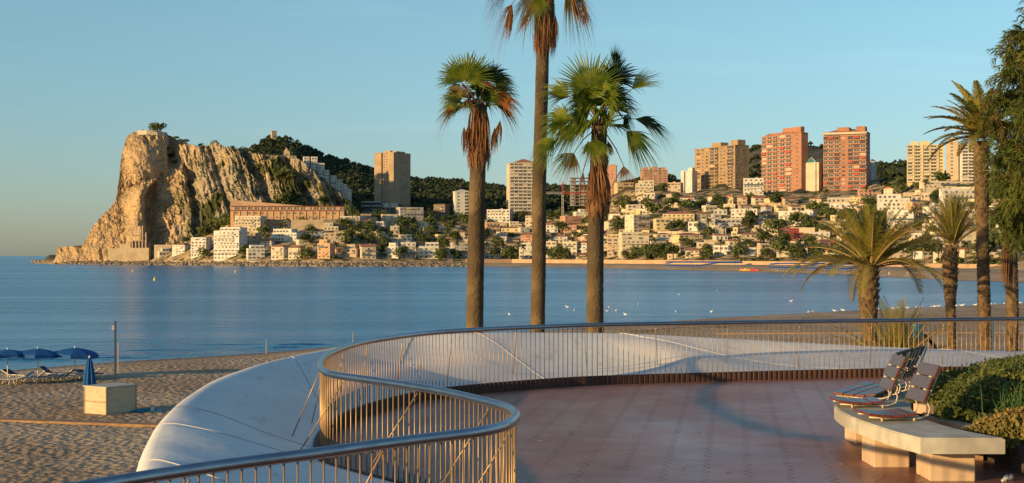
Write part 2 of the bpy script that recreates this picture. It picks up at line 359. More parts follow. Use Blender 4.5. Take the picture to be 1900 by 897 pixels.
def rock_material():
    m, t, b = nodes('headland_rock'); lk = t.links.new
    b.inputs['Roughness'].default_value = .92; b.inputs['Specular IOR Level'].default_value = .1
    co = N_(t, 'ShaderNodeTexCoord'); ge = N_(t, 'ShaderNodeNewGeometry'); sp = N_(t, 'ShaderNodeSeparateXYZ'); lk(co.outputs['Object'], sp.inputs[0])
    ns = N_(t, 'ShaderNodeSeparateXYZ'); lk(ge.outputs['True Normal'], ns.inputs[0])
    def noi(s, det=5, st=(1, 1, 1)):
        mp_ = N_(t, 'ShaderNodeMapping'); mp_.inputs['Scale'].default_value = st; lk(co.outputs['Object'], mp_.inputs[0])
        n = N_(t, 'ShaderNodeTexNoise', Scale=s, Detail=det, Roughness=.6); lk(mp_.outputs[0], n.inputs['Vector']); return n.outputs['Fac']
    def rng(x, a, b_, c=0, d=1):
        r = N_(t, 'ShaderNodeMapRange'); lk(x, r.inputs[0])
        for i, q in enumerate((a, b_, c, d)): r.inputs[i+1].default_value = q
        return r.outputs[0]
    def mix(f, a, b_):
        n = N_(t, 'ShaderNodeMix', data_type='RGBA'); lk(f, n.inputs[0])
        for i, q in ((6, a), (7, b_)):
            if isinstance(q, tuple): n.inputs[i].default_value = c4(q)
            else: lk(q, n.inputs[i])
        return n.outputs[2]
    def mul(a, b_, op='MULTIPLY'):
        n = N_(t, 'ShaderNodeMath', operation=op); lk(a, n.inputs[0]); lk(b_, n.inputs[1]); return n.outputs[0]
    c = mix(rng(noi(.05), .35, .65), (.62, .41, .21), (.52, .35, .185))
    c = mix(rng(noi(.16, 6, (1, 1, .35)), .45, .7), c, (.34, .25, .165))
    # greyer limestone on the long face
    gx = mul(rng(sp.outputs[0], -330, -290), rng(noi(.022, 4), .30, .5)); c = mix(gx, c, (.37, .31, .225))
    # scrub: on gentle ledges, in patches, thick low down on the right
    veg = mul(rng(ns.outputs[2], .28, .55), rng(noi(.045, 6), .44, .54))
    vx = mul(rng(sp.outputs[0], -330, -285), rng(noi(.033, 6), .54, .585)); veg = mul(veg, vx, 'MAXIMUM')
    veg2 = mul(rng(noi(.14, 5), .60, .66), rng(ns.outputs[2], .02, .25)); veg = mul(veg, veg2, 'MAXIMUM')
    veg = mul(veg, rng(sp.outputs[0], -345, -312, .3, 1))
    vc = mix(rng(noi(.4, 4), .4, .6), (.038, .050, .018), (.085, .085, .030))
    # crumbly joints
    v = N_(t, 'ShaderNodeTexVoronoi', Scale=.20); v.feature = 'DISTANCE_TO_EDGE'; lk(co.outputs['Object'], v.inputs['Vector'])
    jt = mul(rng(v.outputs['Distance'], .0, .06, 1, 0), rng(noi(.06), .45, .6)); c = mix(jt, c, (.20, .145, .09))
    lk(mix(veg, c, vc), b.inputs['Base Color'])
    bp = N_(t, 'ShaderNodeBump', Strength=1.0, Distance=2.6); lk(noi(.28, 8), bp.inputs['Height']); lk(bp.outputs[0], b.inputs['Normal'])
    return m
M['rock'] = rock_material()
tag(link('headland', np_mesh('headland', A.reshape(-1, 3), Q, M['rock'], smooth=False)), kind='structure')
def rock_pt(px, py):
    """point on the rock face at a photo pixel"""
    j = int(np.argmin(np.abs(cu-px))); i = int(np.argmin(np.abs(Vp[:, j]-py))); return Vector(front[i, j])

# ------------------------------------------------------------------ terrace: floor, kerb, railing, white wave-shaped parapet
RAIL = [(2200, 590), (1900, 592), (1700, 594.5), (1500, 597), (1300, 600), (1100, 603.5), (1000, 607), (900, 611.5), (800, 618), (700, 631), (650, 642), (620, 653), (600, 665), (594, 677), (600, 688), (620, 696), (700, 707.5), (800, 723), (850, 733), (900, 745), (940, 757), (957, 770), (948, 784), (925, 794), (880, 803), (800, 813), (700, 826), (600, 840), (400, 866), (200, 897), (0, 935), (-300, 1010)]
RIM = [(2150, 657, 28.4), (1900, 652, 28), (1700, 645, 27.3), (1500, 634, 26.9), (1300, 622, 26.2), (1150, 615, 26), (1000, 613.5, 25.6), (880, 614, 25), (770, 620, 25), (660, 634, 24), (600, 645, 22.6), (540, 657, 20.8), (480, 671, 19), (400, 699, 17), (352, 727, 15.4), (330, 743, 14.6), (314, 758, 13.9), (300, 775, 13.3), (296, 781, 13.0), (291, 790, 12.7), (286, 800, 12.4), (282, 810, 12.1), (279, 818, 11.8), (277, 826, 11.5), (274, 836, 11.2), (271, 850, 10.8), (268, 865, 10.4), (265, 882, 9.8), (215, 925, 8.8), (-48, 972, 7.8), (-257, 1041, 7.0), (-700, 1220, 5.5)]
RH = 1.0
rail_c = [onz(a[0], a[1], RH) for a in RAIL]; rim_c = [P(*a) for a in RIM]
def catmull(pts, n=12):
    out = []; K = len(pts)
    for i in range(K-1):
        p0 = pts[max(i-1, 0)]; p1 = pts[i]; p2 = pts[i+1]; p3 = pts[min(i+2, K-1)]
        for j in range(n):
            t = j/n
            # centripetal-ish: limit tangents by the segment's own length
            L1 = (p2-p1).length; m1 = (p2-p0)*(L1/max((p2-p1).length+(p1-p0).length, 1e-6)); m2_ = (p3-p1)*(L1/max((p3-p2).length+(p2-p1).length, 1e-6))
            h = (2*t**3-3*t*t+1, t**3-2*t*t+t, -2*t**3+3*t*t, t**3-t*t)
            out.append(p1*h[0]+m1*h[1]+p2*h[2]+m2_*h[3])
    out.append(pts[-1]); return out
rail = catmull(rail_c); rim = catmull(rim_c)
for _ in range(6):      # even out small kinks of the hand-read curve
    rail = [rail[0]]+[(rail[i-1]+rail[i]*2+rail[i+1])/4 for i in range(1, len(rail)-1)]+[rail[-1]]
    rim = [rim[0]]+[(rim[i-1]+rim[i]*2+rim[i+1])/4 for i in range(1, len(rim)-1)]+[rim[-1]]
# outward normals of the rail (towards the parapet)
def outward(i):
    t = rail[min(i+1, len(rail)-1)]-rail[max(i-1, 0)]; n = Vector((t.y, -t.x, 0)).normalized(); return n
PAR_PROF = [0, .06, .14, .24, .34, .44, .54, .62, .69, .75, .80, .85, .89, .925, .955, .98, 1.0]
def par_f(f_, t):
    i = min(int(f_), len(rail)-2); return par_pt(i, t).lerp(par_pt(i+1, t), f_-i)
def par_pt(i, t):
    p0 = rail[i]+outward(i)*.06; p1 = rim[i]; w = (p1-Vector((p0.x, p0.y, p1.z))).length
    z0 = .13; zr = p1.z
    z = z0+(zr-z0)*(t**1.35)
    e = max(0, (t-.66)/.34); e2_ = max(0, (t-.92)/.08); z += -.075*e*e-.03*e2_*e2_+.065*math.sin(min(t, .9)/.9*math.pi/2)
    # a low swell crossing the far part, as the cast concrete has
    q = i/12.0; z += .10*math.exp(-((q-3.7-t*1.2)/.45)**2)*math.sin(math.pi*min(t*1.15, 1))
    z -= .06*math.exp(-((q-2.9-t*1.1)/.6)**2)*math.sin(math.pi*t)
    return Vector((lerp(p0.x, p1.x, t), lerp(p0.y, p1.y, t), z))
assert (outward(10).x < 0)
rows = []
for i in range(len(rail)):
    r = [par_pt(i, t) for t in PAR_PROF]
    q = r[-1]; dirn = (Vector((r[-1].x-r[0].x, r[-1].y-r[0].y, 0))).normalized()
    nn = (rim[min(i+1, len(rim)-1)]-rim[max(i-1, 0)]); nn = Vector((nn.y, -nn.x, 0)).normalized()
    for (o_, dz) in ((.05, -.05), (.09, -.13), (.10, -.25), (.06, -.45), (-.05, -.9), (-.3, -1.6), (-.5, -2.4), (-.4, -3.6), (-.3, -5.6)):
        r.append(Vector((q.x+nn.x*o_, q.y+nn.y*o_, q.z+dz)))
    rows.append(r)
def white_material():
    m, t, b = nodes('white_cast_concrete'); lk = t.links.new
    b.inputs['Roughness'].default_value = .55; b.inputs['Specular IOR Level'].default_value = .35
    co = N_(t, 'ShaderNodeTexCoord')
    def noi(s, det=5, st=(1, 1, 1)):
        mp_ = N_(t, 'ShaderNodeMapping'); mp_.inputs['Scale'].default_value = st; lk(co.outputs['Object'], mp_.inputs[0])
        n = N_(t, 'ShaderNodeTexNoise', Scale=s, Detail=det, Roughness=.6); lk(mp_.outputs[0], n.inputs['Vector']); return n.outputs['Fac']
    def rng(x, a, b_, c=0, d=1):
        r = N_(t, 'ShaderNodeMapRange'); lk(x, r.inputs[0])
        for i, q in enumerate((a, b_, c, d)): r.inputs[i+1].default_value = q
        return r.outputs[0]
    def mix(f, a, b_):
        n = N_(t, 'ShaderNodeMix', data_type='RGBA'); lk(f, n.inputs[0])
        for i, q in ((6, a), (7, b_)):
            if isinstance(q, tuple): n.inputs[i].default_value = c4(q)
            else: lk(q, n.inputs[i])
        return n.outputs[2]
    c = mix(rng(noi(1.1, 6, (1, .4, 1)), .35, .7), (.78, .75, .69), (.64, .61, .57))
    c = mix(rng(noi(6, 4, (.3, 1, 1)), .58, .75, 0, .6), c, (.42, .40, .37))
    c = mix(rng(noi(14, 2), .69, .72, 0, .8), c, (.25, .23, .21)); c = mix(rng(noi(2.2, 7, (2.5, .5, 1)), .60, .70, 0, .5), c, (.40, .38, .34))
    lk(c, b.inputs['Base Color'])
    bp = N_(t, 'ShaderNodeBump', Strength=.5, Distance=.03); lk(noi(1.6, 6), bp.inputs['Height']); lk(bp.outputs[0], b.inputs['Normal'])
    return m
M['white'] = white_material()
M['seam'] = pm('parapet_seam', (.5, .48, .46), rough=.8)
par = thing('white_parapet', 'broad white wave-shaped concrete parapet curving outside the steel railing', 'parapet', tuple(rim[160]))
mb = MB(); mb.grid(rows); o = mb.build('concrete_shell', M['white'], par, smooth=True)
def seam(i0, i1, n=14, r=.006, lift=.004, t0=0.02, t1=.99):
    return [par_f(lerp(i0, i1, k/n), lerp(t0, t1, k/n))+Vector((0, 0, lift)) for k in range(n+1)]
for (i0, i1) in ((158, 186), (30, 60), (104, 96), (196, 214), (290, 296), (70, 84), (8, 22), (130, 132)):
    mb = MB(); mb.tube(seam(i0, i1, 60), .0045, 5); mb.build('joint', M['seam'] if i0 != 30 else M['white'], par)

# floor slab
def floor_material():
    m, t, b = nodes('interlocking_pavers'); lk = t.links.new
    co = N_(t, 'ShaderNodeTexCoord'); mp_ = N_(t, 'ShaderNodeMapping'); mp_.inputs['Rotation'].default_value = (0, 0, math.atan(.154)); lk(co.outputs['Object'], mp_.inputs[0])
    sp = N_(t, 'ShaderNodeSeparateXYZ'); lk(mp_.outputs[0], sp.inputs[0])
    def mth(op, a, b_=None, c_=None):
        n = N_(t, 'ShaderNodeMath', operation=op)
        for i, q in enumerate((a, b_, c_)):
            if q is None: continue
            if isinstance(q, (int, float)): n.inputs[i].default_value = q
            else: lk(q, n.inputs[i])
        return n.outputs[0]
    def noi(s, det=5, st=(1, 1, 1)):
        q = N_(t, 'ShaderNodeMapping'); q.inputs['Scale'].default_value = st; lk(mp_.outputs[0], q.inputs[0])
        n = N_(t, 'ShaderNodeTexNoise', Scale=s, Detail=det, Roughness=.6); lk(q.outputs[0], n.inputs['Vector']); return n.outputs['Fac']
    def rng(x, a, b_, c=0, d=1):
        r = N_(t, 'ShaderNodeMapRange'); lk(x, r.inputs[0])
        for i, q in enumerate((a, b_, c, d)): r.inputs[i+1].default_value = q
        return r.outputs[0]
    def mix(f, a, b_):
        n = N_(t, 'ShaderNodeMix', data_type='RGBA'); lk(f, n.inputs[0])
        for i, q in ((6, a), (7, b_)):
            if isinstance(q, tuple): n.inputs[i].default_value = c4(q)
            else: lk(q, n.inputs[i])
        return n.outputs[2]
    X, Y = sp.outputs[0], sp.outputs[1]
    zig = mth('MULTIPLY', mth('PINGPONG', Y, .13), .62)
    xs = mth('MULTIPLY', mth('ADD', X, zig), 1/.41)
    dx = mth('ABSOLUTE', mth('SUBTRACT', mth('FRACT', xs), .5))
    jl = mth('MULTIPLY', rng(dx, .002, .026, 1, 0), rng(noi(1.7, 4), .35, .6, .25, 1))                         # zigzag joints
    cell = mth('FLOOR', xs)
    yy = mth('ADD', mth('MULTIPLY', Y, 1/.26), mth('MULTIPLY', cell, .5))
    dy = mth('ABSOLUTE', mth('SUBTRACT', mth('FRACT', yy), .5))
    jy = rng(dy, .44, .5, 0, 1)                          # cross joints
    wn = N_(t, 'ShaderNodeTexWhiteNoise'); wn.noise_dimensions = '2D'; cx = N_(t, 'ShaderNodeCombineXYZ'); lk(cell, cx.inputs[0]); lk(mth('FLOOR', mth('ADD', yy, .5)), cx.inputs[1]); lk(cx.outputs[0], wn.inputs['Vector'])
    c = mix(rng(noi(.5, 4), .3, .7), (.33, .125, .082), (.225, .088, .06))
    c = mix(mth('MULTIPLY', wn.outputs[0], .5), c, (.34, .19, .14))
    c = mix(rng(noi(5, 5, (.25, 1, 1)), .55, .75, 0, .5), c, (.10, .06, .055))
    c = mix(mth('MULTIPLY', jy, rng(dx, .02, .28, .9, .25)), c, (.34, .25, .20)); c = mix(jl, c, (.035, .022, .02))
    lk(c, b.inputs['Base Color'])
    lk(mth('ADD', rng(noi(.35, 4, (1, .5, 1)), .35, .65, .26, .50), mth('MULTIPLY', jl, .3)), b.inputs['Roughness'])
    b.inputs['Specular IOR Level'].default_value = .42
    hgt = mth('SUBTRACT', mth('ADD', mth('MULTIPLY', noi(7, 3, (.2, 1, 1)), .5), mth('MULTIPLY', wn.outputs[0], .2)), mth('ADD', mth('MULTIPLY', jl, .8), mth('MULTIPLY', jy, .4)))
    bp = N_(t, 'ShaderNodeBump', Strength=.6, Distance=.008); lk(hgt, bp.inputs['Height']); lk(bp.outputs[0], b.inputs['Normal'])
    return m
M['floor'] = floor_material()
import bmesh
loop = [Vector((p.x, p.y, 0)) for p in rail]+[Vector((-3.2, 0, 0)), Vector((-4, -25, 0)), Vector((40, -25, 0)), Vector((40, rail[0].y, 0))]
bm = bmesh.new(); vs = [bm.verts.new(p) for p in loop]; fc = bm.faces.new(vs); bmesh.ops.triangulate(bm, faces=[fc])
me = bpy.data.meshes.new('terrace_floor'); bm.to_mesh(me); bm.free()
if me.polygons[0].normal.z < 0: me.flip_normals()
me.materials.append(M['floor']); tag(link('terrace_floor', me), kind='structure')
M['kerb'] = pm('brown_kerb', (.085, .042, .034), (.12, .06, .045), scale=3, rough=.7)
mb = MB(); prof = [(.0, -.3), (.0, .15), (.05, .15), (.05, -.3)]
rows = [[Vector((rail[i].x, rail[i].y, 0))+outward(i)*(a_+.025)+Vector((0, 0, z_)) for a_, z_ in prof] for i in range(len(rail))]
mb.grid(rows); tag(mb.build('kerb', M['kerb']), kind='structure')
# railing
M['steel'] = pm('brushed_steel', (.36, .37, .38), (.28, .28, .30), scale=6, rough=.3, metal=1.0, stretch=(1, 1, 6))
M['steel_bar'] = pm('steel_rod', (.40, .25, .12), rough=.45, metal=.5)
rg = thing('steel_railing', 'long curving steel railing with round handrail and thin upright bars', 'railing', (rail[150].x, rail[150].y, 0))
mb = MB(); mb.tube(rail, .036, 12); mb.build('handrail', M['steel'], rg, smooth=True)
acc = [0]
for i in range(1, len(rail)): acc.append(acc[-1]+(rail[i]-rail[i-1]).length)
tot = acc[-1]; nb = int(tot/.097); bars = []
for k in range(nb+1):
    s_ = k*.097; i = int(np.searchsorted(acc, s_)); i = min(max(i, 1), len(rail)-1); t = (s_-acc[i-1])/max(acc[i]-acc[i-1], 1e-6)
    p = rail[i-1].lerp(rail[i], t); u_ = 950+p.x*F/p.y; bars.append((p, i, u_))
barmesh = MB(); barmesh.tube([(0, 0, .0), (0, 0, RH-.02)], .0063, 6); bm0 = barmesh.build('bar', M['steel_bar'], rg, smooth=True, local=True)
rest = MB(); cnt = 0
order = sorted([b_ for b_ in bars if -20 < b_[2] < 1920 and b_[0].y > 7.0], key=lambda b_: b_[0].y)
near = {id(b_) for b_ in order[:100]}; first = True
for b_ in bars:
    p = b_[0]
    if id(b_) in near:
        o = bm0 if first else bm0.copy()
        if not first: C.objects.link(o)
        first = False; o.location = (p.x-rg.location.x, p.y-rg.location.y, 0)
    else: rest.tube([(p.x, p.y, 0), (p.x, p.y, RH-.02)], .0060, 5)
o = rest.build('bars_far', M['steel_bar'], rg, smooth=True); o.name = 'bar_row'; o['kind'] = 'stuff'
k = 0.5
while k < tot-1:
    i = int(np.searchsorted(acc, k)); p = rail[i]+Vector((0, 0, -.05)); w = Vector((rim[i].x-rail[i].x, rim[i].y-rail[i].y, 0)).length
    best = par_pt(i, min(.9, .47/w)); mb = MB(); mb.tube([p, best], .0062, 6); mb.build('brace', M['steel_bar'], rg, smooth=True)
    k += 1.4
# ------------------------------------------------------------------ foliage library
def leaf_mat(name, c1, c2, scale=2.0, trans=.3, rough=.6, **k): return pm(name, c1, c2, scale=scale, rough=rough, trans=trans, spec=.25, **k)
M['pine'] = leaf_mat('pine_foliage', (.050, .072, .020), (.105, .120, .032), scale=.25, trans=.15)
M['pine2'] = leaf_mat('shade_tree_foliage', (.080, .11, .03), (.17, .18, .055), scale=.3, trans=.2)
M['forest'] = leaf_mat('forest_canopy', (.030, .044, .018), (.060, .070, .026), scale=.06, trans=.1)
M['bark'] = pm('bark', (.16, .11, .07), (.09, .06, .04), scale=4, rough=.95, bump=.4)
M['far_palm'] = leaf_mat('distant_palm_fronds', (.09, .11, .035), (.15, .15, .05), scale=.4, trans=.2)
rng_ = np.random.default_rng(5)
def clump_arrays(n, size, lobes, seed, flat=1.0, inner=.45):
    """n small leaf-clump quads through the volume of several lobes, unit-sized crown sitting on z=0..1"""
    r = np.random.default_rng(seed); cs = []
    for _ in range(lobes):
        a = r.uniform(0, 2*math.pi); q = r.uniform(0, .30); cs.append((q*math.cos(a), q*math.sin(a), r.uniform(.3, .72)*flat, r.uniform(.20, .36)))
    V = np.zeros((n, 4, 3)); 
    for i in range(n):
        c = cs[r.integers(len(cs))]; d = r.normal(size=3); d /= np.linalg.norm(d); rr = c[3]*(inner+(1-inner)*r.random()**.5)*(1+.25*r.normal()*.5)
        p = np.array(c[:3])+d*rr*np.array([1, 1, .8*flat]); a = r.normal(size=3)+d*.2; a /= np.linalg.norm(a)
        nrm = d+.9*r.normal(size=3); t1 = np.cross(nrm, a); t1 /= np.linalg.norm(t1)+1e-9; t2 = np.cross(nrm, t1); t2 /= np.linalg.norm(t2)+1e-9
        s = size*r.uniform(.6, 1.3)
        V[i] = [p-t1*s-t2*s*.6, p+t1*s*.8-t2*s*.5, p+t1*s+t2*s*.7, p-t1*s*.7+t2*s*.6]
    return V.reshape(-1, 3), np.arange(n*4).reshape(-1, 4)
CROWNS = [np_mesh('crown', *clump_arrays(420, .060, 6, 10+i), M['pine' if i % 2 else 'pine2']) for i in range(4)]
CROWNS_FLAT = [np_mesh('crown', *clump_arrays(380, .060, 6, 30+i, flat=.62), M['pine' if i % 2 else 'pine2']) for i in range(3)]
tb = MB(); tb.tube([(0, 0, -.25), (.01, 0, .3), (.04, .02, .55)], [.035, .028, .016], 6); tb.tube([(.01, 0, .28), (-.12, .04, .5)], [.018, .01], 5); tb.tube([(.01, 0, .3), (.12, -.06, .52)], [.016, .008], 5)
_t = tb.build('trunk', M['bark']); TRUNK_ME = _t.data; bpy.data.objects.remove(_t)
# a small palm crown for the far shore: unit height trunk 1, crown radius ~ .32
def far_palm_mesh(seed):
    r = random.Random(seed); mb = MB()
    for k in range(26):
        az = k*2.4+r.uniform(-.2, .2); el = r.uniform(-.5, 1.2); Ln = r.uniform(.28, .38); p = Vector((0, 0, 1)); pts = []
        for j in range(5):
            t = j/4; d = Vector((math.cos(az)*math.cos(el-1.3*t), math.sin(az)*math.cos(el-1.3*t), math.sin(el-1.3*t))); pts.append(p.copy()); p = p+d*Ln/4
        sd_ = Vector((-math.sin(az), math.cos(az), 0)); w = [.012, .04, .05, .038, .004]
        rows = [[q-sd_*w[j]+Vector((0, 0, -.5*w[j])), q, q+sd_*w[j]+Vector((0, 0, -.5*w[j]))] for j, q in enumerate(pts)]
        mb.grid(rows)
    o = mb.build('fronds', M['far_palm']); me = o.data; bpy.data.objects.remove(o); return me
FPALM = [far_palm_mesh(i) for i in range(3)]
tb = MB(); tb.tube([(0, 0, -.1), (.01, 0, .5), (0, 0, 1.0)], [.032, .024, .028], 6); _t = tb.build('trunk', M['bark']); FPT = _t.data; bpy.data.objects.remove(_t)

ZONES = [(0, 430, 'under the bare rock headland'), (430, 655, 'near the long orange terrace building'), (655, 765, 'below the grey-brown tower'), (765, 868, 'in the shaded valley left of the fan palms'),
         (868, 1010, 'between the left and middle fan palms'), (1010, 1115, 'left of the right fan palm trunk'), (1115, 1230, 'right of the right fan palm trunk'), (1230, 1300, 'around the brown hip-roofed villa'), (1300, 1385, 'below the wide brown tower block'),
         (1385, 1500, 'below the first red brick tower'), (1500, 1630, 'below the tallest red tower'), (1630, 1730, 'behind the big date palm'), (1730, 2000, 'below the yellow striped block')]
def zone(px):
    for a_, b_, s_ in ZONES:
        if a_ <= px < b_: return s_
    return ZONES[-1][2]
def level(py): return 'by the shore' if py > 466 else ('halfway up' if py > 432 else ('higher up' if py > 395 else 'at the top'))
tree_n = [0]
def far_tree(px, py, d, h, w=None, kind='round', z=None, label=None, group=None):
    """h, w in metres"""
    x = (px-950)*d/F; z = gz(px, d) if z is None else z; w = w or h*1.05; r = random
    if kind == 'palm':
        lab = label or 'slim palm tree %s, %s' % (level(py), zone(px)); g = group or 'palms '+level(py)+' '+zone(px)
        t = thing('palm_tree', lab, 'palm tree', (x, d, z), r.uniform(0, 6), g)
        for nm, me in (('trunk', FPT), ('crown', r.choice(FPALM))):
            o = link(nm, me, t); k = h if nm == 'trunk' else max(h, 7.5)*1.0; o.scale = (k*.9, k*.9, h) if nm == 'trunk' else (k, k, k)
            if nm == 'crown': o.location = (0, 0, h-k)
    else:
        ks = 'bushy green tree' if kind == 'round' else 'flat-topped pine'
        lab = label or '%s %s, %s' % (ks, level(py), zone(px)); g = group or ks+'s '+level(py)+' '+zone(px)
        t = thing('pine_tree' if kind == 'flat' else 'tree', lab, 'tree', (x, d, z), r.uniform(0, 6), g)
        o = link('trunk', TRUNK_ME, t); o.scale = (h, h, h)
        o = link('crown', r.choice(CROWNS if kind == 'round' else CROWNS_FLAT), t); o.scale = (w, w, h*(1.05 if kind == 'round' else 1.3)); o.location = (0, 0, 0 if kind == 'round' else .12*h)
    tree_n[0] += 1
    return t
# ------------------------------------------------------------------ buildings of the far shore
def wall(n, c, k=.86): M[n] = pm('wall_'+n, c, tuple(q*k for q in c), scale=.35, rough=.85, bump=.15, bscale=3, c3=tuple(q*.78 for q in c), s3=.12); return M[n]
wall('white_wall', (.66, .62, .53)); wall('cream_wall', (.62, .53, .38)); wall('yellow_wall', (.64, .51, .28)); wall('beige_wall', (.50, .39, .27)); wall('orange_wall', (.58, .36, .20))
wall('pink_wall', (.50, .27, .18)); wall('red_brick', (.40, .19, .115)); wall('brown_brick', (.37, .24, .13)); wall('maroon_wall', (.24, .05, .05)); wall('stone_wall', (.44, .34, .22)); wall('grey_wall', (.48, .45, .40)); wall('tower_grey', (.44, .31, .19)); wall('prom_wall', (.52, .34, .20)); wall('dark_brown', (.20, .13, .09))  # last one: plain dark brown, also used for beams and hair
M['tile_roof'] = pm('terracotta_tiles', (.40, .17, .10), (.28, .12, .075), scale=1.2, rough=.85, bump=.5, bscale=4, bdist=.1)
M['flat_roof'] = pm('flat_roofing', (.42, .36, .30), (.30, .25, .2), scale=.6, rough=.9)
M['glass'] = pm('window_glass', (.035, .035, .04), (.09, .08, .07), scale=.25, rough=.12, spec=.5)
M['blind'] = pm('window_blind', (.55, .45, .33), (.35, .28, .2), scale=.2, rough=.7)
M['wframe'] = pm('window_frame', (.5, .42, .34), rough=.6)
M['awning_red'] = pm('awning_red', (.62, .13, .10), rough=.8); M['awning_yellow'] = pm('awning_yellow', (.72, .48, .10), rough=.8); M['rail_dark'] = pm('balcony_glass', (.10, .13, .14), rough=.2)
# unit window: frame with recessed pane, front at y=0, x and z in -.5...5
def unit_window(pane):
    mb = MB(); 
    mb.box((0, -.02, 0), (1, .1, 1), mi=0)
    f = .07
    for c_, s_ in (((0, -.09, .5-f/2), (1, .06, f)), ((0, -.09, -.5+f/2), (1, .06, f)), ((-.5+f/2, -.09, 0), (f, .06, 1-2*f)), ((.5-f/2, -.09, 0), (f, .06, 1-2*f)), ((0, -.088, 0), (f*.7, .05, 1-2*f))): mb.box(c_, s_, mi=1)
    o = mb.build('window', [M[pane], M['wframe']]); me = o.data; bpy.data.objects.remove(o); return me
WIN = unit_window('glass'); WINB = unit_window('blind')
def put_windows(root, rects, rr, blind=.12, cap=100):
    """rects: (x, y, z, w, h, rz) in local coordinates; rz = outward facing turn"""
    rr.shuffle(rects); 
    for (x, y, z, w, h, rz) in rects[:cap]:
        o = link('window', WINB if rr.random() < blind else WIN, root, (x, y, z)); o.scale = (w, 1, h); o.rotation_euler = (0, 0, rz)
    if len(rects) > cap:
        mb = MB()
        for (x, y, z, w, h, rz) in rects[cap:]: mb.box((x, y, z), (w, .16, h), rz)
        o = mb.build('window_rows', M['glass'], root, local=True); o.name = 'window'; o['kind'] = 'stuff'
def hip(mb, x0, x1, y0, y1, z, h, ov=.5, gable=False):
    x0 -= ov; x1 += ov; y0 -= ov; y1 += ov; cy = (y0+y1)/2; cx = (x0+x1)/2; dx = (x1-x0)/2; dy = (y1-y0)/2
    if dx >= dy: k = dx if gable else dx-dy*.95; r = [(cx-k, cy, z+h), (cx+k, cy, z+h)]; f = [(0, 1, 5, 4), (1, 2, 5), (2, 3, 4, 5), (3, 0, 4)]
    else: k = dy if gable else dy-dx*.95; r = [(cx, cy-k, z+h), (cx, cy+k, z+h)]; f = [(0, 1, 4), (1, 2, 5, 4), (2, 3, 5), (3, 0, 4, 5)]
    mb.add([(x0, y0, z), (x1, y0, z), (x1, y1, z), (x0, y1, z)]+r, f+[(3, 2, 1, 0)])
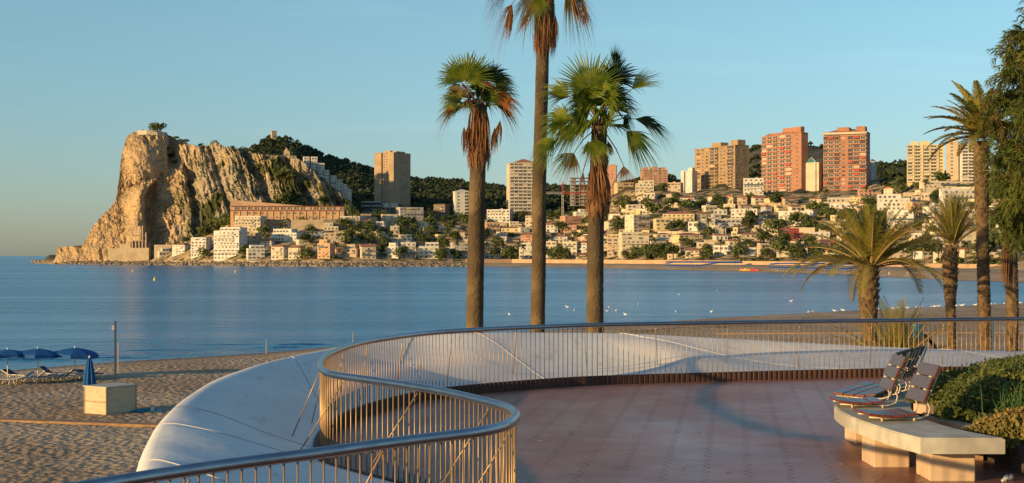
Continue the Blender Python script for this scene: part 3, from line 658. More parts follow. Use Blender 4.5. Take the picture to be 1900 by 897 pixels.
def house(px0, px1, pyt, pyb, wm='white_wall', roof='flat', d=None, yaw=None, label=None, name='house', group='houses on the far shore', seed=0, cat='house', win=None, depth=None, steps=True, base=5, arch=False, z0=None):
    rr = random.Random(seed*7+int(px0*3+pyt)); pm_ = (px0+px1)/2
    d = d or d_at(pm_, pyb); yaw = math.radians(rr.choice([-1, 1])*rr.uniform(4, 26) if yaw is None else yaw)
    w = (px1-px0)*d/F; h = (pyb-pyt)*d/F; dep = depth or min(max(8, w*.7), 14)
    if abs(yaw) > .05: w = max(w*.5, (w-dep*abs(math.sin(yaw)))/math.cos(yaw))
    z = CZ+(475-pyb)*d/F
    root = thing(name, label, cat, ((pm_-950)*d/F, d, z), yaw, group)
    rh = 0 if roof == 'flat' else min(2.2, h*.25); bh = h-rh; fl = max(1, int(round(bh/2.9))); fh = bh/fl
    mb = MB(); rf = MB(); rects = []; hasbal = []
    up = fl >= 2 and steps and rr.random() < .6 and roof == 'flat'
    sb = rr.uniform(1.5, 3) if up else 0; ux0, ux1 = (-w/2, w/2) if not up else ((-w/2, w/2-w*rr.uniform(.15, .4)) if rr.random() < .5 else (-w/2+w*rr.uniform(.15, .4), w/2))
    lowh = bh-(fh if up else 0)
    mb.box((0, dep/2, (lowh-base)/2), (w, dep, lowh+base))
    if up: mb.box(((ux0+ux1)/2, sb+(dep-sb)/2+.05, lowh+fh/2), (ux1-ux0-.1, dep-sb-.1, fh))
    for k in range(fl):
        top = up and k == fl-1; a0, a1 = (ux0, ux1) if top else (-w/2, w/2); yy = sb if top else 0
        n = win or max(1, int((a1-a0)/rr.uniform(2.6, 3.6))); n = min(n, 12); pitch = (a1-a0)/n; ww = pitch*rr.choice([.42, .55, .72]); hh = fh*rr.choice([.42, .5, .62])
        for i in range(n):
            if rr.random() < .1: continue
            rects.append((a0+pitch*(i+.5), yy-.02 if not top else yy+.03, k*fh+fh*.52, ww, hh, 0))
        for sx in (-1, 1):
            for i in range(max(1, int(dep/5))):
                if rr.random() < .7 and not top: rects.append((sx*(w/2+.02), dep*(i+.5)/max(1, int(dep/5)), k*fh+fh*.52, 1.3, hh*.8, sx*math.pi/2))
        if fl > 1 and 0 < k and not top and rr.random() < .6 and w > 7:
            b0 = rr.uniform(-w/2, -w/6); b1 = rr.uniform(w/6, w/2); bb = MB(); bb.box(((b0+b1)/2, -.65, k*fh), (b1-b0, 1.3, .18)); bb.box(((b0+b1)/2, -1.25, k*fh+.5), (b1-b0, .1, .9)); hasbal.append(bb)
    if roof == 'flat':
        for (a0, a1, y0, y1, zz) in (((ux0+.05, ux1-.05, sb+.1, dep-.05, bh),) if up else ())+((-w/2, w/2, 0, dep, lowh),):
            t = .22; ph = .55
            mb.box(((a0+a1)/2, y0+t/2-.03, zz+ph/2-.003), (a1-a0+.06, t, ph)); mb.box(((a0+a1)/2, y1-t/2+.03, zz+ph/2-.003), (a1-a0+.06, t, ph))
            mb.box((a0+t/2-.03, (y0+y1)/2, zz+ph/2-.006), (t, y1-y0-2*t, ph)); mb.box((a1-t/2+.03, (y0+y1)/2, zz+ph/2-.006), (t, y1-y0-2*t, ph))
            if not (up and zz == lowh): rf.box(((a0+a1)/2, (y0+y1)/2, zz+.05), (a1-a0-2*t, y1-y0-2*t, .1))
        if not up and w > 8 and rr.random() < .6: rf.box((rr.uniform(-w/4, w/4), dep*.6, lowh+.9), (2.4, 2.2, 1.7))
    else: hip(rf, -w/2, w/2, 0, dep, bh, rh, gable=(roof == 'gable'))
    mb.build('wall', M[wm], root, local=True)
    if rf.v: r_ = rf.build('roof', M['tile_roof'] if roof != 'flat' else M['flat_roof'], root, local=True)
    if roof != 'flat' and h > 5:
        cb = MB(); cb.box((w*.2, dep*.6, bh+rh*.8), (.8, .8, 1.8)); cb.build('chimney', M[wm], r_, local=True)
    for bb in hasbal: bb.build('balcony', M[wm if rr.random() < .7 else 'rail_dark'], root, local=True)
    put_windows(root, rects, rr, cap=60)
    if rr.random() < .25 and w > 8:
        ab = MB(); az = (fl-1)*fh+fh*.85 if not up else fh*.85; aw = w*.3; ax = rr.uniform(-w/4, w/4)
        ab.add([(ax-aw/2, -.05, az), (ax+aw/2, -.05, az), (ax+aw/2, -1.5, az-.6), (ax-aw/2, -1.5, az-.6), (ax-aw/2, -.05, az-.08), (ax+aw/2, -.05, az-.08), (ax+aw/2, -1.5, az-.68), (ax-aw/2, -1.5, az-.68)], [(0, 1, 2, 3), (7, 6, 5, 4), (0, 3, 7, 4), (1, 5, 6, 2), (3, 2, 6, 7)])
        ab.build('awning', M[rr.choice(['awning_yellow', 'awning_red', 'white_wall'])], root, local=True)
    BOX.append((px0, px1, pyt, pyb, d))
    return root
BOX = []
def tower(px0, px1, pyt, pyb, wm, label, d, yaw, front, nf, cols, depth=16, balc=None, side=None, roofbits=(), crown=None, awn=0, fins=(), name='apartment_tower', blank=()):
    """front = share of the visible width taken by the front face; cols = list of (x0,x1,kind) in 0..1 on the front"""
    rr = random.Random(int(px0)); pm_ = (px0+px1)/2; W_ = (px1-px0)*d/F; h = (pyb-pyt)*d/F; y_ = math.radians(yaw)
    w = W_*front/math.cos(y_); dep = max(6, W_*(1-front)/max(abs(math.sin(y_)), .02)) if front < 1 else depth
    z = CZ+(475-pyb)*d/F; sgn = -1 if yaw > 0 else 1   # yaw>0 turns the front to the right... side face shows on the other
    xc = (pm_-950)*d/F+ (-(1-front)*W_/2 if yaw < 0 else (1-front)*W_/2)
    root = thing(name, label, 'tower block', (xc, d, z), y_, 'apartment towers above the bay')
    mb = MB(); mb.box((0, dep/2, (h-8)/2), (w, dep, h+8)); fh = h/nf
    for (a_, b_, out) in fins: mb.box((w*((a_+b_)/2-.5), -out/2, h/2), (w*(b_-a_), out, h+.3))
    mb.build('wall', M[wm], root, local=True)
    rects = []; bals = []
    for k in range(nf):
        zc = k*fh+fh*.55
        for (a_, b_, kind) in cols:
            x = w*((a_+b_)/2-.5); ww = w*(b_-a_)
            if (a_, k) in blank: continue
            if kind == 'w': rects.append((x, -.02, zc, ww*.7, fh*.45, 0))
            elif kind == 'b':      # balcony: dark opening behind a parapet
                rects.append((x, -.02, zc+.1, ww*.92, fh*.62, 0)); bb = MB(); bb.box((x, -.65, k*fh+.02), (ww, 1.3, .2)); bb.box((x, -1.25, k*fh+.45), (ww, .12, .85))
                bals.append(bb)
    if side:
        sx = 1 if yaw < 0 else -1
        for k in range(nf):
            for q in side: rects.append((sx*(w/2+.02), dep*q, k*fh+fh*.55, 1.3, fh*.42, sx*math.pi/2))
    put_windows(root, rects, rr)
    rr.shuffle(bals)
    for bb in bals[:100]: bb.build('balcony', M[balc or wm], root, local=True)
    if len(bals) > 100:
        mb = MB()
        for bb in bals[100:]: mb.add(bb.v, bb.f)
        o = mb.build('balcony', M[balc or wm], root, local=True); o['kind'] = 'stuff'
    mb = MB(); mb.box((0, dep/2, h+.25), (w+.7, dep+.7, .5)); 
    for (a_, b_, hh) in roofbits: mb.box((w*((a_+b_)/2-.5), dep*.5, h+.5+hh/2), (w*(b_-a_), dep*.55, hh))
    mb.build('roof', M[wm], root, local=True)
    if crown:
        mb = MB(); hip(mb, -w/2*crown[0], w/2*crown[0], dep*.1, dep*.9, h+.5, crown[1]); mb.build('roof_tiles', M[crown[2]], root, local=True)
    for q in range(awn):
        k = rr.randrange(2, nf-1); a_, b_, kind = rr.choice([c_ for c_ in cols if c_[2] == 'b']); x = w*((a_+b_)/2-.5); ww = w*(b_-a_)*.9; az = (k+1)*fh-.25
        ab = MB(); ab.add([(x-ww/2, -.1, az), (x+ww/2, -.1, az), (x+ww/2, -1.8, az-1.3), (x-ww/2, -1.8, az-1.3), (x-ww/2, -.1, az-.1), (x+ww/2, -.1, az-.1), (x+ww/2, -1.8, az-1.4), (x-ww/2, -1.8, az-1.4)], [(0, 1, 2, 3), (7, 6, 5, 4), (0, 3, 7, 4), (1, 5, 6, 2), (3, 2, 6, 7)])
        ab.build('awning', M['awning_red'], root, local=True)
    BOX.append((px0, px1, pyt, pyb, d)); return root, w, dep, h
def even(n, k='w', a=0.02, b=.98): return [(a+(b-a)*i/n+.004, a+(b-a)*(i+1)/n-.004, k) for i in range(n)]
# towers (front share, yaw): yaw<0 shows the right-hand side
tower(695, 759, 284, 392, 'tower_grey', 'tall narrow grey-brown tower standing alone right of the headland', 1490, -28, .60, 22, [(.06, .12, 'w'), (.2, .27, 'w'), (.44, .5, 'w'), (.56, .63, 'w'), (.68, .73, 'w')], fins=((0, .36, 1.6), (.74, 1, 2.2)), roofbits=((.3, .6, 2.2), (.7, .9, 1.5)), side=(.35, .5))
r_, w_, dp_, h_ = tower(945, 1003, 303, 398, 'cream_wall', 'cream white banded tower with a terracotta pyramid roof behind the middle palm', 1440, 6, 1.0, 15, even(7, 'b'), depth=28, crown=(.75, 4.5, 'tile_roof'), balc='white_wall')
tower(845, 873, 356, 412, 'white_wall', 'plain white mid-rise block left of the left fan palm trunk', 1420, 12, 1.0, 9, [(.1, .3, 'w'), (.6, .9, 'b')], crown=(.8, 2.2, 'white_wall'), depth=14)
tower(1116, 1146, 308, 378, 'pink_wall', 'plain pink tower partly hidden behind the right fan palm', 1400, -8, .9, 11, [(.15, .3, 'w'), (.7, .8, 'w')], roofbits=((.1, .4, 1.8), (.6, .9, 1.5)))
tower(1193, 1239, 316, 352, 'pink_wall', 'low wide pink-orange block with arched rooftop dormers', 1400, 4, 1.0, 8, even(5), depth=18, roofbits=((.05, .25, 2.6), (.38, .62, 3.2), (.75, .95, 2.6)))
tower(1265, 1296, 318, 366, 'white_wall', 'slim white tower tucked left of the wide brown tower', 1370, -30, .6, 15, [(.4, .48, 'w')], fins=((.0, .3, 1.5),), roofbits=((.5, .9, 3),))
tower(1296, 1383, 274, 368, 'brown_brick', 'wide brown brick tower block with two rooftop boxes', 1375, -62, .68, 15, [(.03, .16, 'w'), (.18, .24, 'w'), (.28, .34, 'w'), (.38, .5, 'b'), (.51, .6, 'b'), (.64, .69, 'w'), (.71, .76, 'w'), (.8, .97, 'b')], roofbits=((.36, .58, 4.2), (.82, .99, 5)), side=(.12, .5, .62))
tower(1422, 1491, 251, 366, 'red_brick', 'red brick tower with stepped rooftop, narrower of the two red towers', 1290, -60, .80, 15, [(.0, .12, 'b'), (.13, .27, 'b'), (.28, .42, 'b'), (.46, .6, 'b'), (.61, .76, 'b'), (.86, .93, 'w')], roofbits=((.2, .8, 2.0), (.5, .95, 5.5)), awn=8, crown=(.9, 2.4, 'tile_roof'))
tower(1491, 1528, 303, 366, 'cream_wall', 'pale cream tower with green glass pyramid between the two red towers', 1268, -30, .72, 14, [(.45, .52, 'w'), (.2, .27, 'w')], fins=((.0, .82, 1.0),), side=(.3, .6))
M['green_glass'] = pm('green_glass', (.05, .22, .18), rough=.2, spec=.6)
r_, w_, dp_, h_ = tower(1531, 1622, 246, 368, 'red_brick', 'tallest wide red brick tower with cream top band and red awnings', 1255, -22, .80, 16, [(.0, .10, 'b'), (.11, .24, 'b'), (.25, .38, 'b'), (.42, .52, 'w'), (.57, .69, 'b'), (.70, .84, 'b'), (.85, .99, 'b')], roofbits=((.3, .58, 4.5), (.75, .95, 5)), side=(.1, .35, .6, .85), awn=12, crown=(.85, 3.2, 'tile_roof'))
mb = MB(); mb.box((0, -.9, h_-.9), (w_+1.2, 2.2, 1.5)); mb.build('top_band', M['cream_wall'], r_, local=True)
tower(1686, 1760, 270, 338, 'yellow_wall', 'broad yellow striped apartment block left of the tall date palm', 1120, -14, .86, 11, [(.0, .14, 'b'), (.2, .36, 'b'), (.44, .60, 'b'), (.64, .8, 'b'), (.86, .97, 'w')], fins=((.15, .19, .8), (.37, .43, .8), (.61, .635, .8), (.81, .85, .8)), roofbits=((.1, .28, 3), (.35, .6, 3.2)), balc='cream_wall')
tower(1757, 1786, 264, 336, 'beige_wall', 'beige stair tower wing joined to the yellow striped block', 1110, -20, .7, 11, [(.3, .6, 'w')], roofbits=((.1, .9, 3),))
tower(1785, 1832, 268, 352, 'white_wall', 'white balconied tower half hidden by the tamarisk branches', 1100, -8, 1.0, 14, even(4, 'b'))
tower(1610, 1634, 300, 366, 'grey_wall', 'grey shaded tower behind the tallest red tower', 1380, -20, .5, 14, [(.3, .6, 'w')])
tower(1145, 1180, 340, 380, 'yellow_wall', 'yellow block behind the hanging dead palm leaf', 1380, 6, 1.0, 6, even(3, 'b'))
# green pyramid on the cream tower
t = thing('glass_pyramid', 'green glass pyramid on the roof of the pale cream tower', 'rooftop', P(1504, 303, 1268)[:], -.4)
mb = MB(); mb.add([(-4.5, 0, .6), (4.5, 0, .6), (4.5, 9, .6), (-4.5, 9, .6), (0, 4.5, 5.4)], [(0, 1, 4), (1, 2, 4), (2, 3, 4), (3, 0, 4), (3, 2, 1, 0)]); mb.build('glazing', M['green_glass'], t, local=True)
for q in ((-4.5, 0), (4.5, 0), (4.5, 9), (-4.5, 9)):
    mb = MB(); mb.tube([(q[0], q[1], .6), (0, 4.5, 5.5)], .2, 5); mb.build('frame', M['white_wall'], t, local=True)
# unfinished building, cranes
t = thing('unfinished_building', 'grey concrete building shell under construction beside the right fan palm trunk', 'building', P(1075, 382, 1420)[:], -.1)
M['conc'] = pm('raw_concrete', (.30, .28, .26), (.22, .2, .19), scale=.5, rough=.9)
for k in range(9):
    mb = MB(); mb.box((0, 8, k*3.5), (20, 16, .4)); mb.build('floor_slab', M['conc'], t, local=True)
for i in range(5):
    for j in (0, 15):
        mb = MB(); mb.box((-9+i*4.5, .6+j, 14), (.6, .6, 28)); mb.build('column', M['conc'], t, local=True)
mb = MB(); mb.box((-7, 8, 14), (4, 8, 29)); mb.box((4, 9, 8), (9, 8, 16)); mb.build('wall', M['conc'], t, local=True)
M['crane_red'] = pm('crane_red', (.45, .06, .04), rough=.5); M['crane_grey'] = pm('crane_grey', (.4, .38, .35), rough=.5)
def lattice(mb, a, b, s, n, th=.18):
    a, b = Vector(a), Vector(b); ax = (b-a).normalized(); u = ax.cross(Vector((0, 1, 0))).normalized() if abs(ax.y) < .9 else Vector((1, 0, 0)); v = ax.cross(u)
    cs = [(u*i+v*j)*s for i, j in ((-1, -1), (1, -1), (1, 1), (-1, 1))]
    for c_ in cs: mb.tube([a+c_, b+c_], th, 4)
    for k in range(n):
        p, q = a.lerp(b, k/n), a.lerp(b, (k+1)/n)
        for i in range(4): mb.tube([p+cs[i], q+cs[(i+1) % 4]], th*.7, 3)
t = thing('tower_crane', 'red and grey tower crane in front of the dark wooded valley', 'crane', P(1044, 420, 1330)[:], 0)
for nm, a_, b_, mat_ in (('mast', (0, 0, -6), (0, 0, 37), 'crane_grey'), ('mast_top', (0, 0, 30), (0, 0, 42), 'crane_red'), ('jib', (-34, 0, 31), (0, 0, 31), 'crane_grey'), ('counter_jib', (1, 0, 31), (22, 0, 31), 'crane_red')):
    mb = MB(); lattice(mb, a_, b_, .7, 12, .2); mb.build(nm, M[mat_], t, local=True)
mb = MB(); mb.box((19, 0, 29.6), (4, 1.6, 2.2)); mb.build('counterweight', M['conc'], t, local=True)
# long orange terrace building
d0 = 1262; t = thing('terrace_building', 'long orange terraced building with a sloping roofline under the rock face', 'building', P(533, 412, d0)[:], math.radians(3), None)
w = 209*d0/F; 
def X_(px): return (px-533)*d0/F
hz = lambda py: (412-py)*d0/F
mb = MB(); mb.box((0, 6, (hz(391)-8)/2), (w, 12, hz(391)+8))
mb.add([(-w/2, 2, hz(391)), (w/2, 2, hz(391)), (w/2, 12, hz(391)), (-w/2, 12, hz(391)), (-w/2, 2, hz(383)), (w/2, 2, hz(383)), (w/2, 12, hz(383)), (-w/2, 12, hz(383))], [(0, 1, 5, 4), (1, 2, 6, 5), (2, 3, 7, 6), (3, 0, 4, 7), (4, 5, 6, 7)])
mb.build('wall', M['orange_wall'], t, local=True)
mb = MB(); mb.add([(-w/2-.3, 1.2, hz(382.6)), (w/2+.3, 1.2, hz(382.6)), (w/2+.3, 12, hz(382.2)), (-w/2-.3, 12, hz(382.2)), (-w/2-.3, 5, hz(371)), (X_(560), 5, hz(382)), (X_(560), 12, hz(381)), (-w/2-.3, 12, hz(371))], [(0, 1, 2, 3), (0, 5, 4), (4, 5, 6, 7), (0, 4, 7, 3), (3, 7, 6)]); mb.build('roof', M['orange_wall'], t, local=True)
rects = []; rr = random.Random(3)
for k in range(17):
    x = X_(434)+k*(X_(634)-X_(434))/16.5
    mb = MB(); mb.box((x, -.25, hz(401)), (.5, .5, hz(391)-hz(411))); mb.build('pier', M['orange_wall'], t, local=True)
    rects += [(x+1.9, 1.97, hz(387), 2.2, 2.8, 0), (x+4.3, 1.97, hz(387), 1.2, 2.8, 0)]
    if rr.random() < .8: rects.append((x+2.2, -.02, hz(396), 2.2, 1.5, 0))
    if rr.random() < .8: rects.append((x+3.6, -.02, hz(403.5), 2.0, 1.3, 0))
    rects.append((x+2.8, -.02, hz(409.5), 3.4, 1.5, 0))
put_windows(t, rects, rr); mb = MB(); mb.box((0, -.3, hz(391)), (w+.6, 1.2, .5)); mb.box((0, 1.6, hz(383)), (w+.6, 1.2, .5)); mb.build('cornice', M['maroon_wall'], t, local=True)
BOX.append((428, 637, 372, 412, d0))
def long_wall(name, pts, h, th, mat, label, cat='wall', below=3):
    """pts: (px, py_base) list following the slope"""
    q = [P(a_, b_, c_) for a_, b_, c_ in pts]; o_ = q[0]; mb = MB(); ft = []; 
    for p in q: ft.append([Vector((p.x, p.y, p.z-below)), Vector((p.x, p.y, p.z+h)), Vector((p.x, p.y+th, p.z+h)), Vector((p.x, p.y+th, p.z-below))])
    mb.grid(ft, flip=True); mb.add([p for p in ft[0]], [(0, 1, 2, 3)]); mb.add([p for p in ft[-1]], [(3, 2, 1, 0)])
    o = mb.build(name, M[mat], loc=tuple(o_)); return tag(o, label, cat)
long_wall('retaining_wall', [(540, 425, 1240), (600, 425, 1240), (660, 422, 1250)], 8, .8, 'stone_wall', 'brown retaining wall under the long orange terrace building')
# hand-placed houses, left shore (photo px: left, right, top, base)
HL = [(293, 317, 461, 475, 'white_wall', 'flat', 'small white house leftmost on the shore under the rock'), (314, 348, 450, 473, 'white_wall', 'hip', 'white villa with terracotta roof at the foot of the rock'),
 (350, 386, 442, 477, 'white_wall', 'flat', 'cream white four-storey house left of the big arched white house'), (390, 450, 423, 482, 'white_wall', 'flat', 'biggest white stepped house with arches on the left shore'),
 (432, 487, 402, 430, 'cream_wall', 'flat', 'long cream house under the left end of the orange terrace'), (457, 494, 456, 482, 'white_wall', 'flat', 'white two-storey shore house right of the arched house'),
 (499, 530, 453, 482, 'cream_wall', 'hip', 'cream shore house with terracotta hip roof, left twin'), (531, 562, 455, 482, 'cream_wall', 'hip', 'cream shore house with terracotta hip roof, right twin'), (498, 556, 426, 448, 'white_wall', 'flat', 'white pillared villa under the orange terrace'),
 (557, 609, 424, 442, 'white_wall', 'hip', 'long low white villa with wide gable under the orange terrace'), (585, 616, 446, 480, 'orange_wall', 'flat', 'tall orange-pink house beside shore palms'),
 (620, 652, 431, 447, 'yellow_wall', 'flat', 'low yellow house right of the long white villa'), (668, 700, 453, 482, 'cream_wall', 'gable', 'cream gabled house on the shore left of the white cubes'),
 (667, 691, 408, 424, 'yellow_wall', 'hip', 'small bright yellow house below the grey-brown tower'), (716, 742, 452, 480, 'white_wall', 'flat', 'white cubic house leftmost in the shaded shore row'),
 (744, 773, 451, 479, 'white_wall', 'flat', 'white cubic house second in the shaded shore row'), (776, 815, 451, 481, 'white_wall', 'flat', 'white cubic house rightmost in the shaded shore row'),
 (692, 716, 412, 432, 'grey_wall', 'flat', 'grey house in shade below the curved glass building'), (738, 790, 413, 426, 'white_wall', 'flat', 'long low white house in the shaded valley'),
 (813, 833, 414, 427, 'white_wall', 'hip', 'white row house with terracotta roof, left of its pair'), (834, 856, 415, 428, 'white_wall', 'hip', 'white row house with terracotta roof, right of its pair'),
 (800, 830, 380, 408, 'dark_brown', 'flat', 'dark brown block in deep shade of the valley'), (738, 790, 386, 408, 'grey_wall', 'flat', 'long pale apartment house right of the tower foot'),
 (560, 584, 457, 478, 'beige_wall', 'flat', 'beige house between the cream twins and the orange house'), (638, 664, 455, 478, 'beige_wall', 'flat', 'beige house behind the shore palms'), (600, 640, 433, 452, 'beige_wall', 'flat', 'plain beige block above the orange-pink house'), (452, 480, 432, 452, 'stone_wall', 'flat', 'brown stone house above the white shore house')]
for k, (a_, b_, c_, e_, wm, rf_, lb) in enumerate(HL): house(a_, b_, c_, e_, wm, rf_, label=lb, seed=k, yaw=(-18 if a_ in (390, 499, 531, 585) else None))
# modern curved building at the tower's foot
d0 = 1400; t = thing('glass_villa', 'modern dark glass building with curved white balconies below the grey-brown tower', 'building', P(690, 398, d0)[:], math.radians(-10)); mb = MB(); mb.box((0, 6, 4.5), (22, 10, 16)); mb.build('wall', M['rail_dark'], t, local=True)
for k in range(4):
    for x in (-6, 4):
        mb = MB(); mb.lathe((x, 2.5, k*4.1-.5), [(0, 0), (5.6, 0), (5.6, .8), (0, .8)], 20); mb.build('balcony', M['white_wall'], t, local=True)
t = thing('round_villa', 'white building with two round turrets right of the glass building', 'building', P(723, 398, d0)[:], 0); mb = MB(); mb.box((0, 6, 4), (15, 10, 14)); mb.build('wall', M['white_wall'], t, local=True)
for x in (-4, 4):
    mb = MB(); mb.lathe((x, 1, -2), [(3.3, 0), (3.3, 12), (3.9, 12), (3.9, 13), (0, 13)], 18); o = mb.build('turret', M['white_wall'], t, local=True)
    mb = MB(); mb.lathe((x, 1, 4.5), [(3.36, 0), (3.36, 2.2)], 18); mb.lathe((x, 1, .5), [(3.36, 0), (3.36, 2)], 18); mb.build('window_band', M['glass'], o, local=True)
BOX += [(672, 712, 365, 398, 1400), (708, 738, 372, 398, 1400)]
# white stepped houses climbing down the ridge
for k, (a_, b_, c_, e_) in enumerate([(562, 576, 292, 312), (576, 591, 292, 314), (589, 604, 304, 326), (600, 613, 317, 336), (612, 626, 327, 343), (622, 637, 335, 350), (634, 646, 343, 356), (640, 654, 352, 362)]):
    house(a_, b_, c_, e_, 'white_wall', 'flat', d=1378, label='white stepped house, %s down the ridge from the clifftop' % ('top', 'second', 'third', 'fourth', 'fifth', 'sixth', 'seventh', 'lowest')[k], yaw=14, seed=k+50, base=9, group='white houses stepping down the ridge', win=2, steps=False)
# ruins, watch tower, quarry frame
t = thing('watch_tower', 'square stone watchtower on the summit of the wooded hill', 'tower', P(508, 262, 1890)[:], .4); mb = MB(); mb.box((0, 0, 3), (7, 7, 18), taper=.92); mb.build('wall', M['stone_wall'], t, local=True)
mb = MB(); mb.box((0, 0, 12.4), (7.2, 7.2, .8)); 
for i in (-1, 0, 1):
    for j in (-1, 0, 1):
        if i or j: mb.box((i*2.9, j*2.9, 13.2), (1.3, 1.3, 1.0))
mb.build('battlement', M['stone_wall'], t, local=True)
mb = MB(); mb.box((0, -3.55, 6), (1.1, .2, 1.8)); mb.build('window', M['glass'], t, local=True)
t = thing('hilltop_ruin', 'small domed stone ruin on the cliff edge wall', 'ruin', P(532, 291, 1420)[:], 0)
mb = MB(); mb.box((0, 2, 1), (6, 5, 9)); mb.lathe((0, 2, 5.4), [(2.6, 0), (2.2, 1.6), (1.0, 2.7), (.15, 3.1)], 12); mb.box((-1, 2, 8.6), (.5, .5, 1.8)); mb.build('wall', M['stone_wall'], t, local=True); mb = MB(); mb.box((0, -.6, 1.6), (1.2, .2, 2.4)); mb.build('door', M['glass'], t, local=True)
long_wall('cliff_wall', [(478, 291, 1400), (515, 294, 1400), (550, 296, 1405)], 3.4, 1, 'stone_wall', 'low stone wall along the clifftop beside the ruin')
o = long_wall('viewpoint_wall', [(255, 245, 1352), (272, 244, 1350), (292, 245, 1352), (303, 248, 1356)], 1.3, 5, 'cream_wall', 'pale viewpoint wall on the summit of the headland')
t = thing('ruined_frame', 'ruined concrete frame of tall columns at the foot of the rock', 'ruin', P(259, 456, 1293)[:], 0)
for k, (x, h) in enumerate(((-6.5, 20), (-3.4, 22), (-.4, 18), (2.6, 21), (5.8, 15))):
    mb = MB(); mb.box((x, 0, h/2-3), (.9, .9, h)); mb.build('column', M['beige_wall'], t, local=True)
for z in (4, 9):
    mb = MB(); mb.box((-.4, 0, z), (13, .7, .8)); mb.build('beam', M['dark_brown'], t, local=True)
mb = MB(); mb.box((-.5, 2.5, 1), (16, 4, 6)); mb.build('wall', M['dark_brown'], t, local=True)
long_wall('fort_wall', [(200, 481, 1296), (236, 480, 1292), (276, 479.5, 1288)], 9.5, 8, 'stone_wall', 'plain beige sea wall block at the foot of the headland')
long_wall('upper_fort_wall', [(222, 472, 1299), (276, 470, 1296)], 9.0, 6, 'beige_wall', 'upper beige terrace wall behind the sea wall block')
long_wall('stub_wall', [(286, 474, 1285), (318, 474, 1285)], 9.5, 3, 'beige_wall', 'beige boundary wall left of the first shore house')
